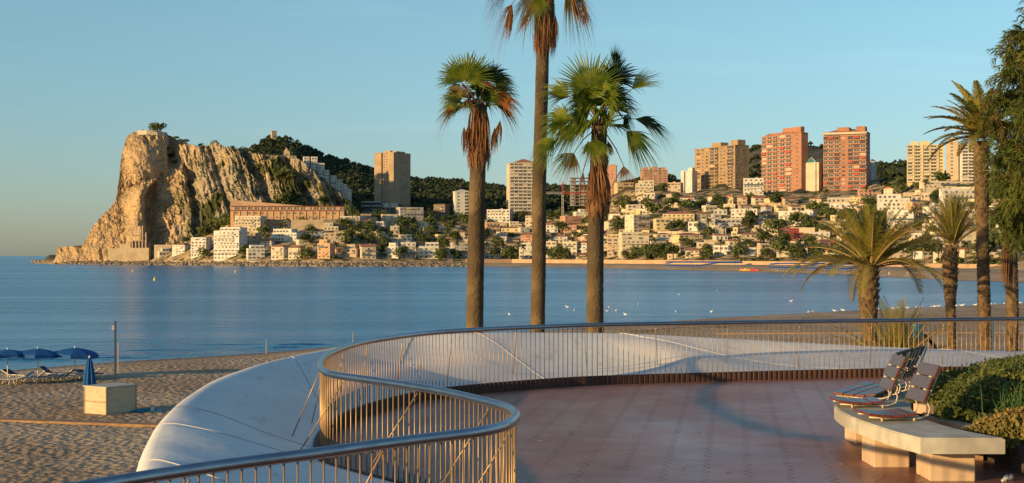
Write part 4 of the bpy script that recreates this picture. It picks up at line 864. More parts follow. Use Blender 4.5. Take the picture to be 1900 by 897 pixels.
# shore promenade walls
long_wall('sea_wall', [(172, 486.2, 1312), (300, 487, 1226), (450, 488, 1131), (600, 489, 1050), (760, 489, 1046), (862, 488.8, 1062)], 1.3, 2, 'beige_wall', 'long low cream sea wall running above the rocks of the left shore')
pw = [(863, 487.5, 1090), (950, 488, 1100), (1100, 489.5, 1035), (1200, 490.5, 980), (1300, 491.5, 915), (1400, 493, 885), (1500, 495, 850), (1600, 497, 790), (1700, 499, 690), (1800, 501.5, 615), (1950, 506, 540), (2100, 508, 490)]
long_wall('promenade_wall', [(a_, b_-1, c_) for a_, b_, c_ in pw], 2.4, .6, 'prom_wall', 'long beige promenade wall along the back of the far beach')
HR = [(900, 949, 390, 413, 'white_wall', 'flat', 'white apartment house with arched gable left of the middle palm'), (901, 929, 414, 432, 'orange_wall', 'flat', 'orange apartment house under the white arched one'), (962, 992, 432, 452, 'pink_wall', 'hip', 'pinkish house with terracotta roof left of the middle palm trunk'), (962, 1000, 452, 480, 'white_wall', 'flat', 'white shore block left of the middle palm trunk'),
 (972, 1012, 396, 424, 'cream_wall', 'hip', 'cream stepped house behind the middle palm trunk'), (1012, 1036, 413, 432, 'white_wall', 'gable', 'white gabled house right of the middle palm trunk'), (1044, 1084, 402, 420, 'pink_wall', 'flat', 'pink long house at the foot of the crane'), (1038, 1072, 419, 431, 'pink_wall', 'flat', 'lower salmon pink house beside retaining wall'),
 (1012, 1034, 449, 470, 'cream_wall', 'flat', 'plain cream house between middle and right palm trunks'), (1040, 1074, 450, 474, 'cream_wall', 'flat', 'long cream shore house between middle and right palms'), (1066, 1092, 446, 470, 'white_wall', 'hip', 'white shore house touching the right palm trunk'),
 (1124, 1160, 436, 476, 'beige_wall', 'flat', 'tall beige apartment block right of the right palm trunk'), (1152, 1206, 432, 474, 'cream_wall', 'flat', 'wide cream apartment block right of the tall beige one'), (1168, 1214, 400, 432, 'cream_wall', 'flat', 'cream balconied flats above the wide cream block'),
 (1216, 1252, 407, 428, 'yellow_wall', 'flat', 'yellow base building left under the brown-roofed villa'), (1228, 1290, 392, 412, 'yellow_wall', 'hip', 'yellow villa with a big brown hip roof'), (1273, 1298, 413, 430, 'white_wall', 'flat', 'small white house with blue arched windows'), (1298, 1330, 408, 426, 'grey_wall', 'flat', 'pale grey cube house beside the white arched house'),
 (1353, 1408, 389, 408, 'white_wall', 'flat', 'white castle-like villa with many small windows, top'), (1326, 1386, 408, 421, 'white_wall', 'flat', 'long low white terrace under the castle-like villa'), (1440, 1513, 393, 420, 'white_wall', 'flat', 'modern white villa with broad glass front'),
 (1446, 1492, 425, 450, 'maroon_wall', 'flat', 'dark maroon house with white top floor'), (1254, 1311, 432, 448, 'yellow_wall', 'hip', 'long yellow bungalow with terracotta roof'), (1372, 1412, 431, 448, 'cream_wall', 'hip', 'cream bungalow with terracotta roof below the castle-like villa'),
 (1326, 1352, 434, 447, 'white_wall', 'gable', 'small white gabled bungalow right of the long yellow one'), (1293, 1326, 451, 468, 'cream_wall', 'flat', 'cream house with an open rooftop terrace'), (1318, 1366, 457, 475, 'white_wall', 'flat', 'white angular villa near the far beach'), (1410, 1440, 453, 478, 'beige_wall', 'flat', 'square beige house near the far beach'),
 (1440, 1476, 461, 477, 'cream_wall', 'hip', 'cream bungalow with dome roof near the far beach'), (1218, 1268, 458, 472, 'cream_wall', 'hip', 'low villa with wide tiled roof above the promenade'), (1270, 1306, 461, 478, 'cream_wall', 'gable', 'small chalet with steep tiled gable above the promenade'),
 (1536, 1592, 379, 400, 'white_wall', 'flat', 'white flat-roofed house left of the long white apartment building'), (1627, 1690, 362, 398, 'white_wall', 'flat', 'large white apartment building behind the big date palm'), (1640, 1700, 392, 425, 'white_wall', 'flat', 'second white apartment building, lower, behind the big date palm'), (1688, 1718, 376, 404, 'orange_wall', 'flat', 'orange end block beside the large white apartment building'),
 (1712, 1815, 338, 350, 'cream_wall', 'flat', 'very long low cream building under the yellow striped block'), (1750, 1830, 352, 378, 'white_wall', 'flat', 'white terrace building below the long cream one'), (1740, 1840, 402, 428, 'cream_wall', 'flat', 'wide cream apartment house behind the second date palm'), (1735, 1850, 432, 456, 'cream_wall', 'flat', 'long cream building low behind the second date palm'), (1512, 1566, 444, 462, 'orange_wall', 'hip', 'orange bungalow with terracotta roof left of the big date palm'),
 (1378, 1418, 332, 362, 'white_wall', 'flat', 'white apartment block between the brown and red towers'), (1178, 1214, 336, 358, 'cream_wall', 'flat', 'cream house on the quarry rim beside the pink block'), (1236, 1266, 340, 356, 'beige_wall', 'flat', 'beige house between pink block and white tower'), (1594, 1636, 352, 372, 'pink_wall', 'flat', 'pink low building at the foot of the tallest tower'),
 (1860, 1920, 404, 440, 'cream_wall', 'flat', 'cream flats at the right edge behind the tamarisk'), (1720, 1765, 378, 400, 'white_wall', 'flat', 'white house above the wide cream apartments')]
for k, (a_, b_, c_, e_, wm, rf_, lb) in enumerate(HR): house(a_, b_, c_, e_, wm, rf_, label=lb, seed=k+100, group='houses on the far slope', depth=(9 if a_ > 1700 else None), yaw=(6 if a_ > 1700 else None))
for k, (a_, b_) in enumerate([(1318, 1338), (1340, 1363), (1366, 1388), (1398, 1420), (1424, 1447), (1452, 1484), (1500, 1526)]):
    house(a_, b_, 361+k*.8, 379+k*.4, ('cream_wall', 'yellow_wall', 'beige_wall')[k % 3], 'gable' if k % 2 else 'hip', seed=200+k, label='tiled row villa in front of the towers, %s from the left' % ('first', 'second', 'third', 'fourth', 'fifth', 'sixth', 'last')[k], group='row of tiled villas in front of the towers')
# fill-in houses between
fills = []; rr = random.Random(12)
ADJ = {'white_wall': 'white', 'cream_wall': 'cream', 'beige_wall': 'beige', 'yellow_wall': 'yellow', 'orange_wall': 'orange', 'grey_wall': 'pale grey', 'stone_wall': 'brown stone'}
def clash(a_, b_, c_, e_, m=2, boxes=None):
    for (p0, p1, q0, q1, dd) in (boxes or BOX):
        ov = min(b_, p1+m)-max(a_, p0-m); ov2 = min(e_, q1+1)-max(c_, q0-1)
        if ov > 0 and ov2 > 0 and ov*ov2 > .18*(b_-a_)*(e_-c_): return True
    return False
tries = 0
while len(fills) < 150 and tries < 9000:
    tries += 1; px = rr.uniform(870, 1860) if rr.random() < .85 else rr.uniform(420, 870); topy = float(ip(px, TP_PTS)); py = rr.uniform(topy+8, 482)
    wpx = rr.uniform(18, 44)*(1.1 if px > 1500 else 1); hpx = rr.uniform(8, 17)
    if clash(px-wpx/2, px+wpx/2, py-hpx, py): continue
    wm = rr.choice(['white_wall', 'cream_wall', 'cream_wall', 'cream_wall', 'beige_wall', 'yellow_wall', 'grey_wall', 'orange_wall' if rr.random() < .4 else 'cream_wall']); rf_ = rr.choice(['flat', 'flat', 'hip', 'gable'])
    o = house(px-wpx/2, px+wpx/2, py-hpx, py, wm, rf_, seed=300+tries, group='smaller houses scattered on the far slope'); fills.append((o, px, py, ADJ[wm], rf_))
bk = {}
for f_ in fills: bk.setdefault((f_[3], f_[4], level(f_[2]), zone(f_[1])), []).append(f_)
for (cl, rf_, lv, zn), L_ in bk.items():
    L_.sort(key=lambda q: q[1]); od = ['leftmost', 'second-from-left', 'third-from-left', 'fourth-from-left', 'fifth-from-left', 'sixth-from-left', 'seventh-from-left', 'eighth-from-left'] or ['third from left', 'fourth from left', 'fifth from left', 'sixth from left', 'seventh from left', 'eighth from left']
    for i, f_ in enumerate(L_):
        f_[0]['label'] = ('%s%s %s house %s %s' % ('' if len(L_) == 1 else od[i]+' ', cl, {'flat': 'flat-roofed', 'hip': 'hip-roofed', 'gable': 'gabled'}[rf_], lv, zn))
# terrace walls cut into the slope
for k in range(60):
    px = rr.uniform(880, 1800); py = rr.uniform(float(ip(px, TP_PTS))+10, 480); wpx = rr.uniform(25, 70); d1, d2 = d_at(px, py), d_at(px+wpx, py)
    if abs(d1-d2) > 90: continue
    o = long_wall('terrace_wall', [(px, py, d1), (px+wpx/2, py-.5, (d1+d2)/2), (px+wpx, py, d2)], rr.uniform(1.5, 3.5), .5, rr.choice(['cream_wall', 'beige_wall', 'stone_wall']), 'stone terrace wall %s, %s' % (level(py), zone(px)), below=5); o['group'] = 'terrace walls '+level(py)+' '+zone(px)

# ------------------------------------------------------------------ trees of the town
rr = random.Random(99); random.seed(4)
TREES = [(283, 241, 1352, 9, 'round'), (296, 242, 1350, 11, 'round'), (305, 245, 1354, 9, 'flat')]
far_tree(289, 243, 1352, 11.5, 13, 'round', z=P(289, 248, 1352).z, label='left of the two round trees on the headland summit')
far_tree(299, 243, 1353, 10.5, 12, 'round', z=P(299, 249, 1353).z, label='right of the two round trees on the headland summit')
far_tree(327, 254, 1356, 4, 7, 'flat', z=P(327, 259, 1356).z, label='small flat pine on the headland crest beside the summit')
far_tree(400, 268, 1380, 7, 11, 'round', z=P(400, 273, 1376).z, label='dark bush on the middle of the headland crest')
for k, (px, py, h) in enumerate([(345, 262, 4), (372, 270, 4), (430, 276, 5), (455, 280, 6), (470, 284, 6), (495, 290, 4), (512, 291, 4)]): far_tree(px, py, 1385, h, h*1.6, 'round', z=P(px, py+3, 1385).z, label='low bush on the headland crest', group='bushes on the headland crest')
for px, py, h in ((525, 322, 13), (540, 325, 11), (520, 372, 12), (535, 366, 13), (385, 432, 14), (402, 424, 15), (415, 415, 14), (398, 438, 12), (372, 440, 9), (422, 404, 11), (548, 378, 9), (655, 385, 12), (648, 372, 10), (640, 366, 9), (662, 376, 12), (600, 372, 8), (330, 455, 7), (345, 446, 8), (480, 384, 6), (318, 290, 6), (324, 300, 5), (312, 276, 5)):
    p = rock_pt(px, py); far_tree(px, py, p.y-4, h, h*1.3, 'round', z=p.z-h*.5, label='dark green scrub tree clinging to the headland rock face', group='scrub trees on the rock face')
tries = 0; placed = []
while len(placed) < 270 and tries < 6000:
    tries += 1; px = rr.uniform(560, 1880) if rr.random() < .86 else rr.uniform(380, 560); topy = float(ip(px, TP_PTS)); py = rr.uniform(topy-2, 483)
    h = rr.uniform(6, 12.5); hp = h*F/1150; kind = rr.choice(['round', 'round', 'round', 'flat', 'palm'])
    # a tree may stand in front of a house's foot but not hide the house
    bad = any(p0-2 < px < p1+2 and q0+3 < py-hp*.55 < q1-2 and q1 > py-3 for (p0, p1, q0, q1, dd) in BOX)
    bad = bad or any(p0-3 < px < p1+3 and q0 < py < q1-1 for (p0, p1, q0, q1, dd) in BOX)
    if bad: continue
    d = d_at(px, py); z = None
    placed.append((px, py)); far_tree(px, py, d, h, h*rr.uniform(.95, 1.35), kind, z=z)
# palms along the far promenade and around the shaded shore
for k in range(46):
    px = 1010+k*19.0+rr.uniform(-6, 6) if k < 44 else rr.uniform(1850, 1890); d = float(np.interp(px, [p[0] for p in pw], [p[2] for p in pw]))+6
    if clash(px-2, px+2, 470, 476): pass
    far_tree(px, 480, d, rr.uniform(6.5, 10) if px > 1500 else rr.uniform(5, 8), kind='palm', label='slim palm on the far promenade, '+zone(px), group='promenade palms '+zone(px))
for k in range(22):
    px = rr.choice([rr.uniform(612, 672), rr.uniform(872, 975)]); d = rr.uniform(1105, 1150); far_tree(px, 476, d, rr.uniform(8, 13), kind=rr.choice(['palm', 'palm', 'round']), z=CZ+(475-482)*d/F)
# undergrowth and garden shrubs between the houses: nobody could count them
cv, cq = clump_arrays(26, .17, 3, 78); n = 5200; r = np.random.default_rng(18)
px = r.uniform(380, 1900, n); B = ip(px, B_PTS); T = ip(px, TD_PTS); d = lerp(B+10, T+40, r.random(n)**.9); z = ground(px, d); pyy = 475-(z-CZ)*F/d
keep = fbm((px-950)*d/F/22, d/22, 3, 9) > .44
for (p0, p1, q0, q1, dd) in BOX: keep &= ~((px > p0-1) & (px < p1+1) & (pyy > q0) & (pyy < q1+1.0+4.5))
px, d, z = px[keep], d[keep], z[keep]; n = len(px); s = r.uniform(1.6, 4.8, n); an = r.uniform(0, 6.28, n); ca, sa = np.cos(an)[:, None], np.sin(an)[:, None]
VX = (cv[None, :, 0]*ca-cv[None, :, 1]*sa)*s[:, None]*1.7+((px-950)*d/F)[:, None]; VY = (cv[None, :, 0]*sa+cv[None, :, 1]*ca)*s[:, None]*1.7+d[:, None]; VZ = (cv[None, :, 2]-.25)*s[:, None]+z[:, None]
tag(link('garden_shrubs', np_mesh('garden_shrubs', np.stack([VX, VY, VZ], -1).reshape(-1, 3), (cq[None]+(np.arange(n)*len(cv))[:, None, None]).reshape(-1, 4), M['pine2'])), 'green undergrowth and garden shrubs filling the slope between the houses', 'shrubs', kind='stuff')
# ------------------------------------------------------------------ woodland on the hills (one mass far off)
cv, cq = clump_arrays(44, .16, 4, 77); n = 9000; r = np.random.default_rng(8)
px = np.concatenate([r.uniform(440, 1250, 7200), r.uniform(1290, 1840, 1800)]); t2 = r.random(n)**.8
TD = ip(px, TD_PTS); d = lerp(TD+45, 1905, t2); z = ground(px, d)
dens = fbm((px-950)*d/F/60, d/60, 3, 6); keep = (px < 1250) | (dens > .47); keep &= ~((px < 560) & (d < 1520))
for (p0, p1, q0, q1, dd) in BOX:
    if dd > 1200: keep &= ~((px > p0-4) & (px < p1+4) & (d < dd+32))
px, d, z = px[keep], d[keep], z[keep]; n = len(px); s = r.uniform(5, 8.5, n); an = r.uniform(0, 6.28, n)
ca, sa = np.cos(an)[:, None], np.sin(an)[:, None]
VX = (cv[None, :, 0]*ca-cv[None, :, 1]*sa)*s[:, None]*1.15+((px-950)*d/F)[:, None]; VY = (cv[None, :, 0]*sa+cv[None, :, 1]*ca)*s[:, None]*1.15+d[:, None]; VZ = (cv[None, :, 2]-.18)*s[:, None]+z[:, None]
FV = np.stack([VX, VY, VZ], -1).reshape(-1, 3); FQ = (cq[None]+(np.arange(n)*len(cv))[:, None, None]).reshape(-1, 4)
tag(link('woodland', np_mesh('woodland', FV, FQ, M['forest'])), 'dense dark green pine wood covering the hills behind the town', 'woodland', kind='stuff')
# ------------------------------------------------------------------ riprap along the left shore
n = 2600; px = r.uniform(60, 868, n); S_ = HS*F/(ip(px, S_PY)-475); tt = r.random(n); d = S_+(-3+26*tt); z = SEA+.1+2.5*tt
ico = np.array([(0, 0, 1), (.9, 0, .3), (.28, .85, .35), (-.72, .53, .4), (-.7, -.5, .3), (.3, -.85, .4), (.7, .5, -.4), (-.3, .85, -.4), (-.9, 0, -.3), (-.3, -.85, -.4), (.7, -.5, -.4), (0, 0, -1)])
icf = np.array([(0, 1, 2), (0, 2, 3), (0, 3, 4), (0, 4, 5), (0, 5, 1), (1, 6, 2), (2, 7, 3), (3, 8, 4), (4, 9, 5), (5, 10, 1), (6, 7, 2), (7, 8, 3), (8, 9, 4), (9, 10, 5), (10, 6, 1), (11, 7, 6), (11, 8, 7), (11, 9, 8), (11, 10, 9), (11, 6, 10)])
s = r.uniform(.6, 1.9, n); an = r.uniform(0, 6.28, n); jit = 1+.35*r.normal(size=(n, 12, 1))*.6
B_ = ico[None]*jit*s[:, None, None]; X_2 = B_[..., 0]*np.cos(an)[:, None]-B_[..., 1]*np.sin(an)[:, None]; Y_2 = B_[..., 0]*np.sin(an)[:, None]+B_[..., 1]*np.cos(an)[:, None]
FV = np.stack([X_2+((px-950)*d/F)[:, None], Y_2+d[:, None], B_[..., 2]*.75+z[:, None]], -1).reshape(-1, 3)
M['boulder'] = pm('shore_boulders', (.30, .23, .15), (.16, .12, .085), scale=.5, rough=.95, bump=.3)
tag(link('shore_rocks', np_mesh('shore_rocks', FV, (icf[None]+(np.arange(n)*12)[:, None, None]).reshape(-1, 3), M['boulder'])), 'band of brown boulders lining the left shore below the sea wall', 'rocks', kind='stuff')
# ------------------------------------------------------------------ bench slab with wooden seats
M['slab'] = pm('bench_concrete', (.52, .48, .38), (.40, .37, .30), scale=5, rough=.85, bump=.35, bscale=60, bdist=.004, c3=(.34, .31, .25), s3=1.6)
M['leg'] = pm('bench_block_concrete', (.62, .44, .28), (.54, .37, .23), scale=3, rough=.85, bump=.3, bscale=50, bdist=.004)
bench = thing('concrete_bench', 'long curved concrete slab bench on square blocks beside the hedge', 'bench', (4.1, 14.0, 0))
SLT = .45
OUT = [(1865, 813), (1708, 813), (1659, 801), (1616, 787), (1582, 775), (1559, 763), (1547, 753), (1549, 746), (1559, 738), (1576, 727), (1600, 720), (1632, 715.5), (1673, 713), (1715, 714), (1748, 719)]
INN = [(1745, 726), (1702, 737), (1690, 748), (1692, 761), (1716, 778), (1759, 792), (1802, 802)]
top = [onz(a_, b_, SLT) for a_, b_ in OUT]+[onz(a_, b_, SLT) for a_, b_ in INN]
def smooth_loop(pts, keep, n=2):
    for _ in range(n):
        q = []
        K = len(pts)
        for i in range(K):
            a_, b_, c_ = pts[i-1], pts[i], pts[(i+1) % K]
            if tuple(round(x, 3) for x in b_) in keep: q.append(b_)
            else: q += [a_.lerp(b_, .75), b_.lerp(c_, .25)]
        pts = q
    return pts
keep = {tuple(round(x, 3) for x in top[i]) for i in (0, 1, 14, 15)}
top = smooth_loop(top, keep)
bm = bmesh.new(); f_ = bm.faces.new([bm.verts.new(p) for p in top]); 
if f_.normal.z < 0: f_.normal_flip()
bm.normal_update()
r_ = bmesh.ops.extrude_face_region(bm, geom=[f_]); 
for v_ in [g for g in r_['geom'] if isinstance(g, bmesh.types.BMVert)]: v_.co.z -= .15
bmesh.ops.recalc_face_normals(bm, faces=bm.faces[:])
bmesh.ops.bevel(bm, geom=[e_ for e_ in bm.edges if abs(e_.verts[0].co.z-SLT) < .001 and abs(e_.verts[1].co.z-SLT) < .001], offset=.012, segments=2, affect='EDGES')
bmesh.ops.triangulate(bm, faces=[f for f in bm.faces if len(f.verts) > 4])
me = bpy.data.meshes.new('slab'); bm.to_mesh(me); bm.free(); me.materials.append(M['slab'])
for v_ in me.vertices: v_.co -= bench.location
link('slab', me, bench)
for (x0, x1, y0, dep) in ((1727, 1810, 13.55, .5), (1621, 1688, 14.45, .5), (1586, 1640, 16.2, .5), (1690, 1735, 17.6, .4)):
    xa, xb = (x0-950)*y0/F, (x1-950)*y0/F; mb = MB(); mb.box(((xa+xb)/2, y0+dep/2, .148), (xb-xa, dep, .3)); o = mb.build('support_block', M['leg'], bench)
    bv = o.modifiers.new('b', 'BEVEL'); bv.width = .012; bv.segments = 2
M['wood'] = pm('weathered_slat', (.105, .08, .078), (.07, .055, .055), scale=3, rough=.3, stretch=(1, 12, 12), spec=.6)
M['darkwood'] = pm('dark_slat_back', (.022, .016, .014), rough=.4); M['woodedge'] = pm('red_varnish', (.16, .04, .025), (.10, .03, .02), scale=5, rough=.4); M['seatmetal'] = pm('seat_bracket_steel', (.50, .40, .27), rough=.5, metal=.4)
def rbox(mb, c, ax, ay, az, mi=0): mb.obox(c, ax, ay, az, mi)
def seat(x, y, ang, label, w=.50, tall=.50, wood='wood'):
    """faces local -X; slats run along local Y"""
    t = thing('bench_seat', label, 'seat', (x, y, SLT), ang, 'wooden seats bolted on the slab bench')
    # seat: four slats with a slight double curve
    mb = MB(); zz = [.075, .062, .058, .072]; tl = [-.12, -.05, .03, .09]
    for k in range(4):
        a_ = tl[k]; c_ = Vector((-.55+k*.128, 0, zz[k])); mb.obox(c_, Vector((math.cos(a_), 0, math.sin(a_)))*.059, Vector((0, w/2, 0)), Vector((-math.sin(a_), 0, math.cos(a_)))*.014)
    mb.m = [1 if (i % 6) in (2, 4, 5, 3) else 0 for i in range(len(mb.f))]; s_ = mb.build('seat', [M['wood'], M['woodedge']], t, local=True)
    mb = MB(); le = math.radians(24); up = Vector((math.sin(le), 0, math.cos(le))); nr_ = Vector((math.cos(le), 0, -math.sin(le)))
    for k in range(3):
        c_ = Vector((-.03, 0, .20))+up*(.062+k*.142) - (nr_*.012 if k == 1 else nr_*0); bend = nr_*.0
        mb.obox(c_, nr_*.014, Vector((0, w/2, 0)), up*.066)
    mb.m = [1 if (i % 6) in (2, 4, 0, 1) else 0 for i in range(len(mb.f))]; b_ = mb.build('backrest', [M[wood], M['woodedge' if wood == 'wood' else wood]], t, local=True)
    bv = b_.modifiers.new('b', 'BEVEL'); bv.width = .006; bv.segments = 2; bv = s_.modifiers.new('b', 'BEVEL'); bv.width = .006; bv.segments = 2
    for sy in (-.17, .17):
        mb = MB(); pts = [Vector((-.58, sy, .045)), Vector((-.30, sy, .03)), Vector((-.05, sy, .03)), Vector((.045, sy, .06)), Vector((.065, sy, .13)), Vector((.03, sy, .21)), Vector((.03, sy, .20))+up*.12-Vector((0, 0, 0)), Vector((.0, sy, .20))+nr_*.02+up*.40]
        mb.tube(pts, .010, 8); mb.build('frame', M['seatmetal'], t, smooth=True, local=True)
        for xx in (-.44, -.1):
            mb = MB(); mb.tube([(xx, sy, -.0), (xx, sy, .04)], .016, 8); mb.build('foot', M['seatmetal'], t, smooth=True, local=True)
        mb = MB()
        for k in (1, 2):
            c_ = Vector((-.03, sy, .20))+up*(.133+(k-1)*.142); mb.tube([c_-nr_*.028, c_+nr_*.045], .012, 8)
        mb.build('bolt', M['seatmetal'], t, smooth=True, local=True)
    return t
seat(4.22, 14.8, math.radians(5), 'nearest wooden slatted seat on the concrete slab bench')
seat(4.24, 16.05, math.radians(0), 'second wooden seat from the camera, its back in front of the dark row')
for k, (x, y, a_) in enumerate(((4.44, 16.75, -27), (4.67, 17.2, -28), (4.92, 17.64, -30))):
    seat(x, y, math.radians(a_), '%s of the three dark-backed seats at the far curve of the bench' % ('nearest', 'middle', 'farthest')[k], w=.46, wood='darkwood')

# planter: curb and hedge
M['curb'] = pm('planter_stone', (.60, .36, .22), (.50, .30, .19), scale=4, rough=.8, bump=.3, bscale=30, bdist=.006)
pl = thing('planter', 'low stone planter edge around the hedge behind the bench', 'planter', (6.2, 15.5, 0))
mb = MB(); path = [(4.85, 14.9), (4.72, 15.9), (5.0, 16.8), (5.8, 17.7), (7.2, 18.2), (9.5, 18.2)]
pv = catmull([Vector((a_, b_, 0)) for a_, b_ in path], 5); rows = []
for i, p in enumerate(pv):
    t_ = (pv[min(i+1, len(pv)-1)]-pv[max(i-1, 0)]).normalized(); n_ = Vector((-t_.y, t_.x, 0))
    rows.append([p-n_*.09, p-n_*.09+Vector((0, 0, .36)), p+n_*.09+Vector((0, 0, .36)), p+n_*.09])
mb.grid(rows); mb.add(rows[0], [(0, 1, 2, 3)]); mb.build('rim', M['curb'], pl)
mb = MB(); mb.box((7.9, 15.6, .14), (5.8, 4.4, .28)); mb.build('soil', pm('soil', (.07, .05, .035), rough=1), pl)
tb_ = MB(); tb_.box((4.44, 15.35, .50), (.10, .22, .10), rz=.35); tag(tb_.build('stone_block', M['curb'], loc=(4.44, 15.35, .45)), 'small orange-lit stone block at the hedge behind the nearest seat', 'stone block')
M['hedge'] = leaf_mat('hedge_leaves', (.065, .10, .022), (.16, .155, .036), scale=2.6, trans=.25, rough=.5)
M['hedge2'] = leaf_mat('ground_cover_leaves', (.13, .14, .03), (.30, .20, .06), scale=2.2, trans=.25, rough=.55)
M['hedge_core'] = pm('hedge_dark_inside', (.022, .025, .010), rough=1)  # dark colour standing in for the shaded inside behind the leaves
def mound(name, label, cx, cy, rx, ry, h, n, size, mat, seed, z0=0, up=0.5, sphere=2.4, rz=0):
    r = np.random.default_rng(seed); t = thing(name, label, 'hedge' if 'hedge' in name else 'shrub', (cx, cy, z0), rz)
    def surf(a, q):   # a azimuth, q 0 (rim) .. 1 (top)
        ph = q*math.pi/2; k = 1+.10*math.sin(a*3+seed)+.07*math.sin(a*7+seed*2)
        c_ = np.cos(ph)**(2/sphere); s_ = np.sin(ph)**(2/sphere*1.0)
        return np.array([rx*k*c_*math.cos(a), ry*k*c_*math.sin(a), h*s_*(1+.10*math.sin(a*2+4*q+seed))])
    mb = MB(); rows = [[surf(2*math.pi*j/40, i/10)*.93 for j in range(41)] for i in range(11)]; mb.grid(rows); core = mb.build('core', M['hedge_core'], t, local=True, smooth=True); core.name = 'branches'  # smooth dark shell filling the mound; no single branches modelled
    V = np.zeros((n, 4, 3))
    for i in range(n):
        a = r.uniform(0, 2*math.pi); q = np.arcsin(r.random()**.8)/(math.pi/2); p = surf(a, q); out = p/np.array([rx, ry, h])**1; out = out/np.linalg.norm(out)
        p = p*(1+r.normal()*.022)+r.normal(size=3)*.022; nrm = out+r.normal(size=3)*.8; ax = np.array([r.normal()*.6, r.normal()*.6, up+r.normal()*.6]); ax /= np.linalg.norm(ax)
        sd_ = np.cross(nrm, ax); sd_ /= np.linalg.norm(sd_)+1e-9; s = size*r.uniform(.6, 1.35)
        V[i] = [p-ax*s*.5, p+sd_*s*.32, p+ax*s*.6, p-sd_*s*.32]
    link('leaves', np_mesh('leaves', V.reshape(-1, 3), np.arange(n*4).reshape(-1, 4), mat), t); return t
mound('round_hedge', 'large rounded clipped hedge at the right edge behind the bench', 7.0, 16.5, 2.3, 1.6, .70, 64000, .043, M['hedge'], 3, z0=.24, sphere=3.0)
mound('low_shrub', 'low brownish-green ground cover spilling in front of the hedge', 6.15, 14.45, 1.35, .85, .36, 24000, .05, M['hedge2'], 5, z0=.24)
mound('low_shrub', 'ragged green ground cover at the lower right corner', 6.4, 13.3, 1.35, .85, .50, 22000, .05, M['hedge2'], 9, z0=.02)
# grass blades sprouting through the hedge shade
mb = MB(); rr = random.Random(5)
for k in range(70):
    x, y = 5.55+rr.gauss(0, .28), 15.1+rr.gauss(0, .15); z = .50; h_ = rr.uniform(.15, .38); lx, ly = rr.uniform(-.12, .12), rr.uniform(-.1, .05)
    mb.add([(x-.006, y, z), (x+.006, y, z), (x+.005+lx*.5, y+ly*.5, z+h_*.6), (x-.005+lx*.5, y+ly*.5, z+h_*.6), (x+lx, y+ly, z+h_)], [(0, 1, 2, 3), (3, 2, 4)])
M['blade'] = leaf_mat('grass_blades', (.06, .16, .05), (.10, .20, .06), scale=3)
tag(mb.build('grass_tuft', M['blade'], loc=(5.5, 15.1, .5)), 'tuft of bright green grass growing out of the hedge shade', 'grass', kind='stuff')
st = MB(); 
for k in range(12): st.v.extend([]); 
for (px, py, s_) in ((1868, 893, .035), (1876, 889, .028), (1861, 895, .02)):
    p = onz(px, py, .0); mb = MB(); mb.add([tuple(q*s_*1.0+np.array([p.x, p.y, s_*.8])) for q in ico], [tuple(f) for f in icf]); tag(mb.build('pebble', M['white_wall'], loc=(p.x, p.y, 0)), 'white pebble lying on the pavers under the shrub', 'pebble', 'white pebbles by the shrub')
# fallen leaves on the pavers
M['dry'] = pm('dry_leaf', (.34, .22, .09), rough=.8)
LV = [(1572, 847), (1612, 858), (1560, 862), (1595, 880), (1640, 884), (1175, 812), (1468, 870), (1702, 882), (1540, 838)]+[(rr.uniform(970, 1560), 720+170*rr.random()**1.5) for _ in range(26)]
for k, (px, py) in enumerate(LV):
    p = onz(px, py, .006); a_ = rr.uniform(0, 6); mb = MB(); cs, sn = math.cos(a_)*.035, math.sin(a_)*.035
    mb.add([(p.x-cs, p.y-sn, .006), (p.x+sn*.5, p.y-cs*.5, .014), (p.x+cs, p.y+sn, .010), (p.x-sn*.5, p.y+cs*.5, .006)], [(0, 1, 2, 3)]); tag(mb.build('fallen_leaf', M['dry'], loc=(p.x, p.y, 0)), 'small dry leaf fallen on the red pavers', 'leaf', 'dry leaves on the pavers')

# ------------------------------------------------------------------ near beach
def gxy(px, py):
    """point of the near beach seen at a photo pixel"""
    d = 60.0
    for _ in range(40):
        d = F*(CZ-gz(px, d))/(py-475.0)
    return Vector(((px-950)*d/F, d, gz(px, d)))
M['ply'] = pm('plywood', (.56, .46, .30), (.46, .36, .22), scale=1.5, rough=.7, stretch=(1, 1, 6)); M['ply_dark'] = pm('weathered_plywood', (.40, .29, .16), (.30, .21, .12), scale=2, rough=.8)
p = gxy(205, 765); bx = thing('wooden_crate', 'pale plywood storage box standing alone on the sand', 'crate', tuple(p), math.radians(-33))
mb = MB(); mb.box((0, 0, .6), (1.45, 1.75, 1.2)); mb.build('body', M['ply'], bx, local=True)
mb = MB(); mb.box((0, 0, 1.225), (1.55, 1.85, .05)); mb.build('lid', pm('crate_lid', (.42, .40, .34), rough=.6), bx, local=True)
mb = MB()
for sx in (-1, 1):
    for sy in (-1, 1): mb.box((sx*.715, sy*.865, .6), (.06, .06, 1.19))
mb.build('corner_batten', M['ply_dark'], bx, local=True)
mb = MB(); mb.box((0, -.89, .55), (1.3, .03, .05)); mb.box((-.74, 0, .55), (.03, 1.6, .05)); mb.build('rail_batten', M['ply_dark'], bx, local=True)
mb = MB()
for yy in (-.5, .5): mb.box((.735, yy, 1.16), (.03, .14, .08)); mb.box((-.735, yy, 1.16), (.03, .14, .08))
mb.build('hinge', M['seatmetal'], bx, local=True)
mb = MB(); mb.box((0, -.89, 1.0), (.25, .03, .05)); mb.build('handle', M['seatmetal'], bx, local=True)
M['blue'] = pm('blue_canvas', (.010, .085, .27), (.014, .11, .33), scale=3, rough=.75, trans=.15); M['pole'] = pm('painted_pole', (.62, .58, .52), rough=.4)
